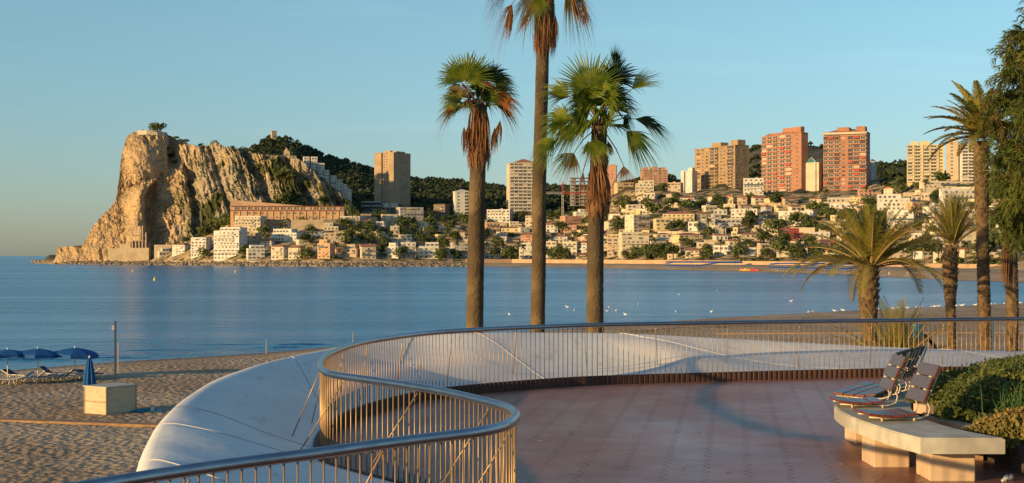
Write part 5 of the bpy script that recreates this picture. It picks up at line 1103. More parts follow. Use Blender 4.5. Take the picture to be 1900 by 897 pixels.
# closed parasol
p = gxy(166, 763); cp = thing('closed_parasol', 'furled dark blue parasol standing beside the plywood box', 'parasol', tuple(p)); mb = MB(); mb.tube([(0, 0, -.2), (0, 0, 2.5)], .03, 8); mb.build('pole', M['pole'], cp, local=True)
mb = MB(); rows = []
for (z, r_) in ((2.45, .05), (2.3, .11), (1.9, .18), (1.5, .24), (1.15, .27), (1.05, .20)):
    rows.append([(r_*(1+.22*math.cos(8*q*2*math.pi/48))*math.cos(q*2*math.pi/48), r_*(1+.22*math.cos(8*q*2*math.pi/48))*math.sin(q*2*math.pi/48), z-.06*abs(math.sin(4*q*2*math.pi/48))*(z < 1.3)) for q in range(49)])
mb.grid(rows, flip=True); mb.build('canopy', M['blue'], cp, smooth=True, local=True)
mb = MB(); mb.lathe((0, 0, 2.48), [(0, .08), (.035, .06), (.05, .02), (.035, -.03), (0, -.04)], 10); mb.build('finial', M['white_wall'], cp, smooth=True, local=True)
# open parasols
def parasol(mbname, R_, hgt, drop, mat, nseg=8):
    mb = MB(); rows = []
    for (k, dz) in ((0.01, 0), (.35, .22), (.7, .55), (1, 1)): rows.append([(R_*k*math.cos(2*math.pi*q/nseg), R_*k*math.sin(2*math.pi*q/nseg), hgt-drop*dz) for q in range(nseg+1)])
    rows.append([(R_*math.cos(2*math.pi*q/nseg), R_*math.sin(2*math.pi*q/nseg), hgt-drop-.2) for q in range(nseg+1)]); mb.grid(rows, flip=True); return mb
proto = None
for k, (px, py) in enumerate(((14, 706), (70, 704), (139, 702), (-52, 709))):
    p = gxy(px, py); t = thing('open_parasol', '%s open blue parasol over the loungers at the left' % ('second', 'third', 'rightmost', 'outermost')[k], 'parasol', tuple(p), rr.uniform(0, .8), 'open blue parasols by the water')
    mb = MB(); mb.tube([(0, 0, -.2), (0, 0, 1.77)], .032, 8); mb.build('pole', M['pole'], t, local=True)
    o = parasol('c', 1.27, 1.78, .30, M['blue']).build('canopy', M['blue'], t, local=True); o.rotation_euler = (math.radians(3*(k-1)), math.radians((-3, 2, 5, 0)[k]), 0)
    mb = MB(); mb.lathe((0, 0, 1.77), [(0, .12), (.04, .09), (.04, .0)], 8); mb.build('finial', M['white_wall'], t, local=True)
    mb = MB(); 
    for q in range(8):
        a_ = 2*math.pi*q/8; mb.tube([(0, 0, 1.3), (1.2*math.cos(a_)*.6, 1.2*math.sin(a_)*.6, 1.58)], .012, 4)
    mb.build('ribs', M['pole'], t, local=True)
M['lounger_mesh'] = pm('lounger_blue_mesh', (.03, .06, .13), rough=.7)
def lounger(px, py, rz, lab, lean=.4):
    p = gxy(px, py); t = thing('sun_lounger', lab, 'sun lounger', tuple(p), rz, 'blue loungers by the water')
    mb = MB(); mb.box((.0, 0, .30), (1.25, .6, .04)); mb.build('seat', M['lounger_mesh'], t, local=True)
    mb = MB(); mb.obox((.625+.3*math.cos(lean), 0, .30+.3*math.sin(lean)), Vector((math.cos(lean), 0, math.sin(lean)))*.31, Vector((0, .3, 0)), Vector((-math.sin(lean), 0, math.cos(lean)))*.02); mb.build('backrest', M['lounger_mesh'], t, local=True)
    mb = MB()
    for sy in (-.32, .32): mb.tube([(-.66, sy, .30), (.66, sy, .30)], .028, 6); mb.tube([(.62, sy, .3), (.62+.62*math.cos(lean), sy, .3+.62*math.sin(lean))], .028, 6)
    mb.build('frame', M['white_wall'], t, local=True)
    for x in (-.5, .55):
        for sy in (-.3, .3):
            mb = MB(); mb.tube([(x, sy, .3), (x+(.12 if x > 0 else -.1), sy, -.02)], .024, 6); mb.build('leg', M['white_wall'], t, local=True)
for k, (px, py, rz) in enumerate(((6, 713, .2), (28, 712, .9), (48, 710.5, .1), (66, 710, .5), (84, 709, .3), (101, 708, .0), (118, 706.5, .4), (134, 705.5, .7), (152, 704.5, .1), (170, 702.5, 2.6), (40, 705, 2.8), (110, 702, 3.0))):
    lounger(px, py, rz, '%s blue beach lounger counted from the left edge under the parasols' % ('first', 'second', 'third', 'fourth', 'fifth', 'sixth', 'seventh', 'eighth', 'ninth', 'tenth', 'back row first', 'back row second')[k], .25+.2*(k % 3))
# tall shower mast and thin posts
p = gxy(214, 703); t = thing('steel_mast', 'tall square steel mast standing on the left beach', 'post', tuple(p), .4); mb = MB(); mb.box((0, 0, 1.6), (.12, .12, 3.5)); mb.build('shaft', M['steel'], t, local=True); mb = MB(); mb.box((-.12, 0, 2.95), (.12, .1, .25)); mb.build('bracket', M['pole'], t, local=True)
for (px, py, h_, lb) in ((219.5, 689, 1.75, 'thin weathered stake beside the tall steel mast'), (494, 657, 1.15, 'thin wooden stake at the waterline left of the parapet'), (655, 640, 1.1, 'thin pale stake in the shallows above the railing curl')):
    p = gxy(px, py); mb = MB(); mb.tube([(p.x, p.y, p.z-.3), (p.x, p.y, p.z+h_)], [.032, .028], 7); tag(mb.build('wooden_stake', pm('stake', (.40, .31, .2), rough=.9), loc=tuple(p)), lb, 'stake')
# crumpled blue sheet by the box
p = gxy(268, 764); mb = MB(); rows = []
for i in range(9):
    rows.append([(p.x-.75+1.6*j/14+.05*rr.random(), p.y-.35+.7*i/8, p.z+.03+.16*rr.random()*math.sin(math.pi*i/8)*math.sin(math.pi*j/14)) for j in range(15)])
mb.grid(rows); tag(mb.build('blue_sheet', pm('blue_plastic', (.02, .22, .30), rough=.5), loc=tuple(p), smooth=True), 'crumpled turquoise sheet lying right of the plywood box', 'sheet')
mb = MB(); p2 = gxy(283, 764); mb.lathe((p2.x, p2.y, p2.z), [(0, .22), (.06, .2), (.09, .12), (.07, .02), (0, 0)], 10); tag(mb.build('white_bottle', M['white_wall'], loc=tuple(p2), smooth=True), 'small white container beside the turquoise sheet', 'container')
# board walk and kerb board on the sand
def strip(name, pts, w_, h_, mat, lab):
    q = [gxy(a_, b_) for a_, b_ in pts]; mb = MB(); rows = []
    for i, p in enumerate(q):
        t_ = (q[min(i+1, len(q)-1)]-q[max(i-1, 0)]).normalized(); n_ = Vector((-t_.y, t_.x, 0)).normalized()
        rows.append([p+Vector((0, 0, -.3)), p+Vector((0, 0, h_)), p+n_*w_+Vector((0, 0, h_)), p+n_*w_+Vector((0, 0, -.3))])
    mb.grid(rows, flip=True); o = mb.build(name, mat, loc=tuple(q[0])); return tag(o, lab, kind='structure')
strip('boardwalk', [(-260, 775), (-100, 780), (60, 785), (180, 789), (290, 793), (400, 797), (520, 801), (700, 808), (950, 816)], .7, .09, pm('boardwalk_planks', (.36, .21, .10), (.25, .14, .07), scale=3, rough=.8, bump=.3), None)
strip('boardwalk', [(1330, 621), (1500, 619.5), (1700, 619), (1900, 619), (2150, 619.5)], .8, .10, pm('boardwalk_planks_far', (.36, .22, .12), rough=.8), None)
# tyre tracks of the beach tractor
mb = MB(); rr = random.Random(2)
for (dy, ) in ((0,), (1.9,)):
    for k in range(170):
        px = lerp(1165, 1560, k/170)+rr.uniform(-.8, .8); py = float(np.interp(px, [1165, 1230, 1300, 1400, 1480, 1560], [619, 613, 609.3, 605, 601.5, 598.5])); p = gxy(px, py)+Vector((0, dy, 0)); z = gz(px, p.y)+.012; 
        if rr.random() < .25: continue
        mb.box((p.x, p.y, z+.01), (rr.uniform(.12, .22), rr.uniform(.35, .6), .05), rz=rr.uniform(-.3, .3))
tag(mb.build('tyre_track', pm('dark_sand_clods', (.17, .125, .085), rough=1)), 'double dark tyre track running across the sand behind the railing', 'tyre track', kind='stuff')  # clods in one tone darker than the sand around
# buoys
M['buoy'] = pm('buoy_yellow', (.75, .50, .03), rough=.4)
for k, (px, py, r_) in enumerate(((287, 521, .42), (437, 506, .45), (246, 505, .3), (1092, 520, .3))):
    d = F*HS/(py-475); x = (px-950)*d/F; t = thing('buoy', '%s yellow buoy floating on the bay' % ('nearest and largest', 'second', 'faint far', 'small right-hand')[k], 'buoy', (x, d, SEA), 0, 'yellow buoys')
    mb = MB(); mb.lathe((0, 0, 0), [(0, -.3), (r_*.8, -.2), (r_, .1), (r_*.9, .45), (r_*.45, .8), (.08, 1.0), (0, 1.0)], 14); mb.build('float', M['buoy'], t, smooth=True, local=True); mb = MB(); mb.tube([(0, 0, 1), (0, 0, 1.5)], .05, 6); mb.build('topmark', M['buoy'], t, local=True)
# gulls
M['gull'] = pm('gull_plumage', (.80, .78, .74), (.62, .62, .64), scale=8, rough=.7); M['beak'] = pm('gull_beak', (.65, .35, .05), rough=.5)
def gull_mesh():
    mb = MB()
    rows = []
    for (x, r_, z) in ((-.30, .004, .16), (-.20, .035, .17), (-.08, .075, .165), (.04, .085, .165), (.12, .065, .19), (.16, .042, .24), (.185, .042, .28), (.215, .04, .295), (.25, .022, .29), (.265, .006, .285)):
        rows.append([(x, r_*math.cos(2*math.pi*j/10), z+r_*.95*math.sin(2*math.pi*j/10)) for j in range(11)])
    mb.grid(rows, flip=True); o = mb.build('gull_body', M['gull'], smooth=True); a_ = o.data; bpy.data.objects.remove(o)
    mb = MB(); mb.tube([(.262, 0, .285), (.31, 0, .275)], [.010, .003], 5); o = mb.build('beak', M['beak']); b_ = o.data; bpy.data.objects.remove(o)
    mb = MB(); mb.tube([(.02, .025, .1), (.03, .03, 0)], .006, 4); mb.tube([(.02, -.025, .1), (.03, -.03, 0)], .006, 4); o = mb.build('legs', M['beak']); c_ = o.data; bpy.data.objects.remove(o)
    return a_, b_, c_
GA, GB, GC = gull_mesh()
def gull(x, y, z, rz, lab, grp, legs=True, s=1.25):
    t = thing('seagull', lab, 'gull', (x, y, z), rz, grp); o = link('body', GA, t); o.scale = (s,)*3; o = link('beak', GB, t); o.scale = (s,)*3
    if legs: o = link('legs', GC, t); o.scale = (s,)*3
rr = random.Random(31)
for k in range(46):
    px = rr.uniform(1655, 1895) if k < 38 else rr.uniform(1480, 1640); Nn = float(ip(px, N_PTS)); d = Nn-rr.uniform(1.5, 5); gull((px-950)*d/F, d, gz(px, d), rr.uniform(0, 6.28), 'white gull standing on the wet sand behind the date palms', 'gulls on the wet sand')
for k, (px, py) in enumerate(((945, 585), (1052, 571), (1066, 577), (1127, 579), (1130, 572), (1143, 578), (1254, 580), (1320, 580), (1100, 562), (1185, 566), (1468, 560), (1260, 548), (1330, 541), (1352, 600), (1160, 585))):
    d = F*HS/(py-475); gull((px-950)*d/F, d, SEA-.1, rr.uniform(0, 6.28), 'white gull floating on the calm bay behind the palms', 'gulls floating on the bay', False)
# small breaking ripples near the beach
def ripple(px, py, ln, h_, w_, ang):
    d = F*HS/(py-475); x = (px-950)*d/F; rows = []
    for i in range(25):
        t = i/24*2-1; hh = h_*max(0, 1-t*t)*(.75+.35*noise.noise(Vector((t*4, px*.1, 0)))); cx = x+t*ln/2*math.cos(ang); cy = d+t*ln/2*math.sin(ang)+.4*noise.noise(Vector((t*3, py, 1)))
        rows.append([(cx, cy+w_*q, SEA-.02+hh*z) for q, z in ((-1, 0), (-.45, .25), (-.15, .9), (0, 1.0), (.35, .7), (1.0, 0))])
    mb = MB(); mb.grid(rows, flip=True); tag(mb.build('wave', M['water'], loc=(x, d, SEA), smooth=True), kind='structure')
for a_ in ((560, 640, 7, .20, .7, .1), (525, 645, 6, .14, .6, .12), (40, 668, 9, .22, .8, .05), (90, 660, 12, .14, .7, .05), (200, 664, 9, .12, .6, .06), (930, 609, 10, .2, .8, .15), (1000, 606, 9, .16, .8, .15), (1180, 603, 12, .16, .8, .2), (1300, 597, 14, .14, .8, .2), (1500, 584, 16, .14, .8, .2), (1700, 572, 20, .14, .9, .2), (300, 650, 10, .10, .6, .05), (420, 640, 12, .10, .6, .05)): ripple(*a_)
M['foam'] = pm('surf_foam', (.75, .78, .8), rough=.6)
# ------------------------------------------------------------------ far beach: parasols, people, play boats
def pmesh(mb, nm, mat):
    o = mb.build(nm, mat); me = o.data; bpy.data.objects.remove(o); return me
PC = pmesh(parasol('c', 1.35, 2.3, .5, M['blue']), 'canopy', M['blue']); mb = MB(); mb.tube([(0, 0, -.2), (0, 0, 2.3)], .04, 5); PP = pmesh(mb, 'pole', M['pole'])
k = 0
def beach_d(px, py):
    S = HS*F/(ip(px, S_PY)-475); return max(S+8, F*(CZ-(SEA+1.9))/(py-475))
for (a_, b_, nrow, py0) in ((1238, 1375, 3, 492.5), (1432, 1530, 3, 497.5), (1536, 1600, 2, 500)):
    for r_ in range(nrow):
        px = a_
        while px < b_:
            d = beach_d(px, py0+r_*1.5); t = thing('beach_parasol', 'open blue parasol in the %s block of rows on the far beach' % ('left' if a_ == 1238 else 'middle' if a_ == 1432 else 'right'), 'parasol', ((px-950)*d/F, d, gz(px, d)), rr.uniform(0, 1), 'far beach parasols, %s block' % ('left' if a_ == 1238 else 'middle' if a_ == 1432 else 'right'))
            link('canopy', PC, t); link('pole', PP, t); px += rr.uniform(4.6, 6.2)
M['toy_or'] = pm('play_boat_orange', (.80, .33, .04), rough=.4); M['toy_rd'] = pm('play_boat_red', (.65, .07, .08), rough=.4); M['toy_yl'] = pm('play_boat_yellow', (.8, .6, .06), rough=.4)
for k, px in enumerate((1378, 1384, 1390, 1398, 1404)):
    d = beach_d(px, 499); t = thing('pedal_boat', '%s pedal boat pulled up on the far beach' % ('leftmost orange', 'second, yellow', 'third, orange', 'fourth, red', 'rightmost red')[k], 'boat', ((px-950)*d/F, d, gz(px, d)), rr.uniform(-.4, .4), 'pedal boats on the far beach'); mt = M[('toy_or', 'toy_yl', 'toy_or', 'toy_rd', 'toy_rd')[k]]
    for sy in (-.55, .55):
        mb = MB(); mb.tube([(-1.6, sy, .3), (-1.2, sy, .25), (1.1, sy, .25), (1.7, sy, .5)], [.1, .28, .28, .08], 8); mb.build('hull', mt, t, smooth=True, local=True)
    mb = MB(); mb.box((0, 0, .55), (1.6, 1.3, .15)); mb.box((-.4, 0, .85), (.15, 1.2, .6)); mb.box((.3, 0, .72), (.5, 1.1, .2)); mb.build('deck', mt, t, local=True)
def person(px, py, cloth, lab, rz=0, pose=0):
    d = F*(CZ-(SEA+1.2))/(py-475) if px < 1950 else 300; d = max(d, HS*F/(ip(px, S_PY)-475)+4)
    x = (px-950)*d/F; z = gz(px, d); t = thing('person', lab, 'person', (x, d, z), rz, None)
    st_ = .22 if pose else .1
    J = [(0, 0, .95), (0, 0, 1.15), (0, 0, 1.40), (0, 0, 1.50), (0, 0, 1.60), (0, 0, 1.70), (0, .19, 1.40), (.03, .24, 1.13), (.10, .23, .88), (0, -.19, 1.40), (-.03, -.24, 1.13), (-.04, -.23, .86), (.0, .10, .90), (st_*.6, .10, .50), (st_, .10, .07), (st_+.15, .10, .03), (0, -.10, .90), (-st_*.3, -.10, .50), (-st_, -.10, .08), (-st_+.15, -.10, .03)]
    E = [(0, 1), (1, 2), (2, 3), (3, 4), (4, 5), (2, 6), (6, 7), (7, 8), (2, 9), (9, 10), (10, 11), (0, 12), (12, 13), (13, 14), (14, 15), (0, 16), (16, 17), (17, 18), (18, 19)]
    R_ = [.14, .13, .15, .055, .10, .09, .065, .045, .035, .065, .045, .035, .095, .065, .042, .035, .095, .065, .042, .035]
    me = bpy.data.meshes.new('body'); me.from_pydata(J, E, []); me.materials.append(M['skin']); o = link('body', me, t); md = o.modifiers.new('s', 'SKIN'); 
    for i, v_ in enumerate(me.skin_vertices[0].data if me.skin_vertices else []): v_.radius = (R_[i], R_[i])
    o.modifiers.new('u', 'SUBSURF').levels = 1
    mb = MB(); mb.lathe((0, 0, 0), [(.15, .72), (.18, .9), (.165, 1.1), (.19, 1.38), (.09, 1.47)], 12); mb.build('clothes', cloth, t, smooth=True, local=True)
    mb = MB(); mb.lathe((-.02, 0, 1.60), [(.11, 0), (.115, .08), (.07, .15), (0, .17)], 10); mb.build('hair', M['dark_brown'], t, smooth=True, local=True)
M['skin'] = pm('skin', (.45, .27, .18), rough=.6)
def cloth(n, c): M[n] = pm(n, c, rough=.85); return M[n]
for k, (px, py, c_, lb) in enumerate(((1650, 512, (.7, .7, .68), 'person in white walking on the far beach behind the date palm trunk'), (1706, 516, (.5, .08, .06), 'person in red standing on the far beach, left of a pair'), (1711, 516, (.35, .1, .05), 'person in dark red standing on the far beach, right of a pair'), (1584, 505, (.1, .15, .4), 'person in blue standing on the far beach left of the big date palm'), (1620, 507, (.6, .3, .1), 'person in orange near the far parasols'), (1212, 495, (.05, .05, .07), 'dark figure walking at the waterline left of the parasol rows'), (1063, 491, (.08, .07, .06), 'dark figure on the steps of the far promenade'), (1684, 509, (.6, .55, .5), 'person in beige walking on the far beach between the date palms'), (1728, 512, (.08, .2, .3), 'person in teal on the far beach left of the second date palm'))):
    person(px, py, cloth('clothes_%d' % k, c_), lb, rz=rr.uniform(0, 6), pose=k % 2)
# ------------------------------------------------------------------ fan palms
M['fan_green'] = leaf_mat('fan_palm_leaf', (.085, .15, .018), (.24, .27, .03), scale=5, trans=.32, rough=.42)
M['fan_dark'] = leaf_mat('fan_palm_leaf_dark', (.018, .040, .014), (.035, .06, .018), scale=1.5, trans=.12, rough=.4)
M['fan_dry'] = leaf_mat('fan_palm_dry', (.30, .15, .065), (.20, .09, .04), scale=3, trans=.2, rough=.8)
M['fan_orange'] = leaf_mat('fan_palm_orange', (.55, .22, .05), (.40, .15, .04), scale=3, trans=.3, rough=.7)
M['fan_olive'] = leaf_mat('fan_palm_olive', (.14, .13, .03), (.22, .15, .04), scale=2, trans=.25, rough=.6)
M['petiole'] = leaf_mat('petiole', (.16, .15, .04), (.22, .14, .05), scale=2, trans=.05)
M['fan_trunk'] = pm('fan_palm_trunk', (.105, .072, .038), (.05, .035, .021), scale=2.2, rough=.95, bump=1.0, bscale=14, bdist=.05, stretch=(1, 1, .8), c3=(.16, .11, .055), s3=1.1)
Zup = Vector((0, 0, 1))
def fan(mb, h, axis, nrm, L_, rr, spread=115, nseg=34, droop=.25, fold=.18, split=.52, tipmi=1, gmi=0, ragged=.12):
    """costapalmate fan: h = hastula, axis = direction of the midrib"""
    axis = axis.normalized(); nrm = (nrm-axis*nrm.dot(axis)).normalized(); side = nrm.cross(axis)
    rs = [0.03, .25, split*.8, split, .78, .92, 1.0]
    da = math.radians(spread*2)/nseg
    for i in range(nseg):
        a = -math.radians(spread)+da*(i+.5); k = abs(a)/math.radians(spread); LL = L_*(1-.22*k**2)*(1+rr.uniform(-ragged, ragged*.5))
        cols = ([], [], []); dr = droop*(1+rr.uniform(-.3, .8)); tw = rr.uniform(-.04, .04)
        for r_ in rs:
            if r_ <= split: w = r_*LL*math.tan(da/2)*.97
            else: w = split*LL*math.tan(da/2)*(1-(r_-split)/(1-split))**.85*.95
            aa = a+tw*max(0, r_-split)*3
            d_ = axis*math.cos(aa)+side*math.sin(aa); s_ = side*math.cos(aa)-axis*math.sin(aa)
            q = h+d_*(LL*r_)+nrm*(fold*LL*(r_*math.sin(abs(a))**2)*.8)-Zup*(dr*LL*max(0, r_-.4)**1.7*1.8)
            rid = nrm*(w*.85 if r_ <= split else w*.35)
            cols[0].append(q-s_*w-rid); cols[1].append(q+rid); cols[2].append(q+s_*w-rid)
        n0 = len(rs); v = cols[0]+cols[1]+cols[2]
        for j in range(n0-1):
            mi = tipmi if rs[j] > .9 else gmi
            b0 = len(mb.v); 
            mb.add([cols[0][j], cols[1][j], cols[2][j], cols[2][j+1], cols[1][j+1], cols[0][j+1]], [(0, 1, 4, 5), (1, 2, 3, 4)], mi)
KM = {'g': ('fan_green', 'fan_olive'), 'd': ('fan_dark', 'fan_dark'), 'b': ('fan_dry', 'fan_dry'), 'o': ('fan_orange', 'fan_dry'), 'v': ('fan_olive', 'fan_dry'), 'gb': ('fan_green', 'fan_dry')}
def frond(root, ctr, hx, hy, tx, ty, D_, kind, depth=0, tdepth=0, face=(0, -1, .15), spread=100, droop=.25, rr=random, nseg=34, fold=.18, lab=None):
    h = P(hx, hy, D_+depth); t = P(tx, ty, D_+depth+tdepth); ax = (t-h)*1.1
    mb = MB(); fan(mb, h, ax, Vector(face), ax.length, rr, spread=spread, droop=droop, nseg=nseg, fold=fold, split=.26 if kind == 'b' else .52, ragged=.3 if kind == 'b' else .12)
    o = mb.build('frond', [M[k] for k in KM[kind]], root)
    if lab: o['label'] = lab
    mb = MB(); m = ctr.lerp(h, .5)+Vector((0, 0, .12*(h-ctr).length)); pts = [ctr, ctr.lerp(m, .6), m.lerp(h, .35)+Vector((0, 0, .02)), h, h+ax*.06]; mb.tube(pts, [.026, .018, .015, .012, .006], 5)
    mb.build('stalk', M['petiole'] if kind not in 'bo' else M['fan_dry'], root, smooth=True)
    return o
def hang(root, x0, y0, x1, y1, wpx, D_, depth, rr, n=26, kind='b', name='dead_frond'):
    """collapsed dead frond: a bundle of hanging strips"""
    a_, b_ = P(x0, y0, D_+depth), P(x1, y1, D_+depth); w = wpx*D_/F; mb = MB()
    for k in range(n):
        u = rr.uniform(-1, 1); v_ = rr.uniform(-1, 1); L_ = rr.uniform(.7, 1.05); q0 = a_; q1 = a_.lerp(b_, .3)+Vector((u*w*.42, v_*w*.4, 0)); q2 = a_.lerp(b_, .7*L_)+Vector((u*w*.55, v_*w*.5, 0)); q3 = a_.lerp(b_, L_)+Vector((u*w*.45+rr.uniform(-.03, .03), v_*w*.4, 0))
        s_ = Vector((math.cos(k), math.sin(k), 0))*.009
        mb.grid([[q0-s_*.6, q0+s_*.6], [q1-s_*1.3, q1+s_*1.3], [q2-s_, q2+s_], [q3-s_*.15, q3+s_*.15]], mi=0)
    return mb.build(name, M[KM[kind][0]], root)
def skirt(root, px, y0, y1, D_, r0, r1, rr, n=420):
    """shaggy skirt of dead thatch round the upper trunk"""
    mb = MB(); x0 = (px-950)*D_/F
    for k in range(n):
        a = rr.uniform(0, 6.283); t = rr.random(); py = lerp(y0, y1, t*.75); top_ = P(px, py, D_); L_ = rr.uniform(.35, .8); r_ = lerp(r0, r1, t); c_ = Vector((math.cos(a), math.sin(a), 0)); s_ = Vector((-math.sin(a), math.cos(a), 0))*rr.uniform(.007, .02)
        p0 = top_+c_*r_*.75; p1 = top_+c_*(r_*1.15+rr.uniform(0, .06))-Zup*L_*.45; p2 = top_+c_*(r_*rr.uniform(.85, 1.35))-Zup*L_
        mb.grid([[p0-s_, p0+s_], [p1-s_*1.2, p1+s_*1.2], [p2-s_*.2, p2+s_*.2]])
    return mb.build('dead_thatch', M['fan_dry'], root)
def fan_trunk(root, pts, D_, wpx, rr, n=20, base=1.12):
    """pts: photo pixels down the trunk axis"""
    q = [P(a_, b_, D_) for a_, b_ in pts]; q.append(Vector((q[-1].x, q[-1].y, -5.4))); c = catmull(q, 8); r0 = wpx*D_/F/2; mb = MB(); rows = []
    c2 = []
    for i in range(len(c)-1):
        for k in range(4): c2.append(c[i].lerp(c[i+1], k/4))
    c2.append(c[-1])
    for i, p in enumerate(c2):
        f_ = i/(len(c2)-1); r_ = r0*lerp(.93, base, f_**1.2)
        rows.append([p+Vector((math.cos(2*math.pi*j/n), math.sin(2*math.pi*j/n), 0))*r_*(1+.035*(noise.noise(Vector((math.cos(2*math.pi*j/n)*1.3, math.sin(2*math.pi*j/n)*1.3, p.z*1.3+pts[0][0])))+.6*noise.noise(Vector((math.cos(2*math.pi*j/n)*4, math.sin(2*math.pi*j/n)*4, p.z*7)))+.5*noise.noise(Vector((3.3, 1.7, p.z*11))))) for j in range(n+1)])
    mb.grid(rows); return mb.build('trunk', M['fan_trunk'], root, smooth=True)
rr = random.Random(41)
def crown_fill(root, ctr, n, rmin, rmax, L_, el0, el1, kinds, rr, back=True):
    for k in range(n):
        az = rr.uniform(0, 6.283) if not back else rr.uniform(.15, 2.99); el = rr.uniform(el0, el1); d_ = Vector((math.cos(az)*math.cos(el), math.sin(az)*math.cos(el), math.sin(el))); h = ctr+d_*rr.uniform(rmin, rmax); ax = (d_-Zup*.12).normalized(); nr_ = Vector((rr.uniform(-.5, .5), -.75, rr.uniform(.1, .8)))
        kd = rr.choice(kinds); mb = MB(); fan(mb, h, ax, nr_, L_*rr.uniform(.8, 1.1), rr, spread=rr.uniform(70, 105), droop=rr.uniform(.25, .6), nseg=34, fold=.3)
        o = mb.build('frond', [M[q] for q in KM[kd]], root); mb = MB(); mb.tube([ctr, ctr.lerp(h, .5)+Zup*.05, h], [.02, .016, .011], 5); mb.build('stalk', M['petiole'], root, smooth=True)
# left palm
D_ = 41.0; c0 = P(889, 196, D_); lp = thing('fan_palm', 'left of the three fan palms, with many brown drooping leaves', 'palm tree', (c0.x, D_, -5.4))
fan_trunk(lp, [(890, 195), (889, 260), (886, 330), (884, 420), (882, 520), (881, 600)], D_, 30, rr)
c1 = P(889, 205, D_)
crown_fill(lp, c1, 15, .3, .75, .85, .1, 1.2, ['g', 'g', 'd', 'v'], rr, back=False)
for a_ in ((862, 152, 866, 92, 'g', -.3, .1, (0, -1, .25), 105, .12), (878, 150, 890, 95, 'g', .1, .2, (.2, -1, .2), 95, .12), (850, 148, 826, 112, 'g', -.2, 0, (-.4, -1, .5), 80, .3), (914, 148, 945, 120, 'd', 0, .2, (.6, -.8, .4), 90, .3), (918, 155, 958, 140, 'd', -.2, .1, (.1, -1, .5), 85, .6),
           (905, 150, 916, 118, 'v', .3, .3, (.3, -1, .1), 85, .4), (900, 158, 918, 138, 'b', -.6, 0, (.2, -1, .4), 80, .9), (852, 168, 820, 155, 'v', -.3, 0, (-.2, -1, .8), 75, 1.0), (864, 160, 842, 160, 'b', -.5, -.2, (-.1, -1, .6), 80, 1.2), (921, 189, 958, 168, 'o', -.4, 0, (.1, -1, .3), 70, .5),
           (842, 202, 806, 214, 'b', -.3, 0, (-.3, -1, .6), 55, 1.3), (926, 196, 964, 214, 'b', -.2, 0, (.3, -1, .6), 48, 1.3), (872, 190, 858, 196, 'b', -.5, -.3, (0, -1, .5), 80, 1.6)):
    hx, hy, tx, ty, kd, dp, td, fc, sp_, dr_ = a_; frond(lp, c1, hx, hy, tx, ty, D_, kd, dp, td, fc, sp_, dr_, rr)
for x0, y0, x1, y1, w in ((870, 230, 867, 290, 16), (861, 236, 862, 282, 10), (928, 224, 922, 272, 13), (918, 237, 916, 288, 12), (902, 200, 905, 285, 18), (884, 195, 884, 292, 20), (893, 190, 890, 270, 24), (876, 196, 874, 270, 14)): hang(lp, x0, y0, x1, y1, w, D_, -.35, rr, 34)
skirt(lp, 889, 200, 298, D_, .15, .27, rr, 1100)
# middle palm, tallest
D_ = 46.0; c0 = P(1012, -55, D_); mp2 = thing('fan_palm', 'tallest middle fan palm whose crown leaves the top of the picture', 'palm tree', (c0.x, D_, -5.4))
fan_trunk(mp2, [(1010, -50), (1008, 60), (1006, 130), (1004, 210), (1002, 290), (1000, 380), (1000, 480), (998, 590)], D_, 25, rr, base=1.10)
c1 = P(1012, -50, D_); crown_fill(mp2, c1, 22, .4, .9, 1.05, -.15, 1.3, ['g', 'g', 'v', 'gb'], rr, back=False)
for a_ in ((950, 8, 915, 60, 'b', 0, 0, (-.5, -1, .4), 34, 1.0), (938, -12, 905, 22, 'b', .2, 0, (-.4, -1, .4), 40, 1.0), (990, -8, 968, 45, 'v', -.4, 0, (0, -1, .2), 50, .6), (1052, -20, 1084, 45, 'v', -.2, 0, (.3, -1, .4), 40, .6), (1068, -25, 1092, 30, 'b', .3, .2, (.3, -1, .4), 36, .9), (1003, -5, 1000, 25, 'g', -.6, 0, (0, -1, .1), 60, .3), (920, -20, 900, 10, 'b', .4, 0, (-.4, -1, .4), 30, 1.0)):
    hx, hy, tx, ty, kd, dp, td, fc, sp_, dr_ = a_; frond(mp2, c1, hx, hy, tx, ty, D_, kd, dp, td, fc, sp_, dr_, rr, nseg=34)
for x0, y0, x1, y1, w in ((950, 8, 938, 80, 14), (990, 5, 968, 62, 15), (1031, 30, 1029, 92, 14), (1020, 25, 1018, 105, 14), (1004, 10, 1005, 108, 22), (1015, 10, 1012, 100, 22), (1000, 20, 998, 90, 14), (1080, 0, 1088, 58, 12), (1060, -10, 1076, 50, 10)): hang(mp2, x0, y0, x1, y1, w, D_, -.3, rr, 34)
skirt(mp2, 1011, -40, 108, D_, .22, .30, rr, 1200)
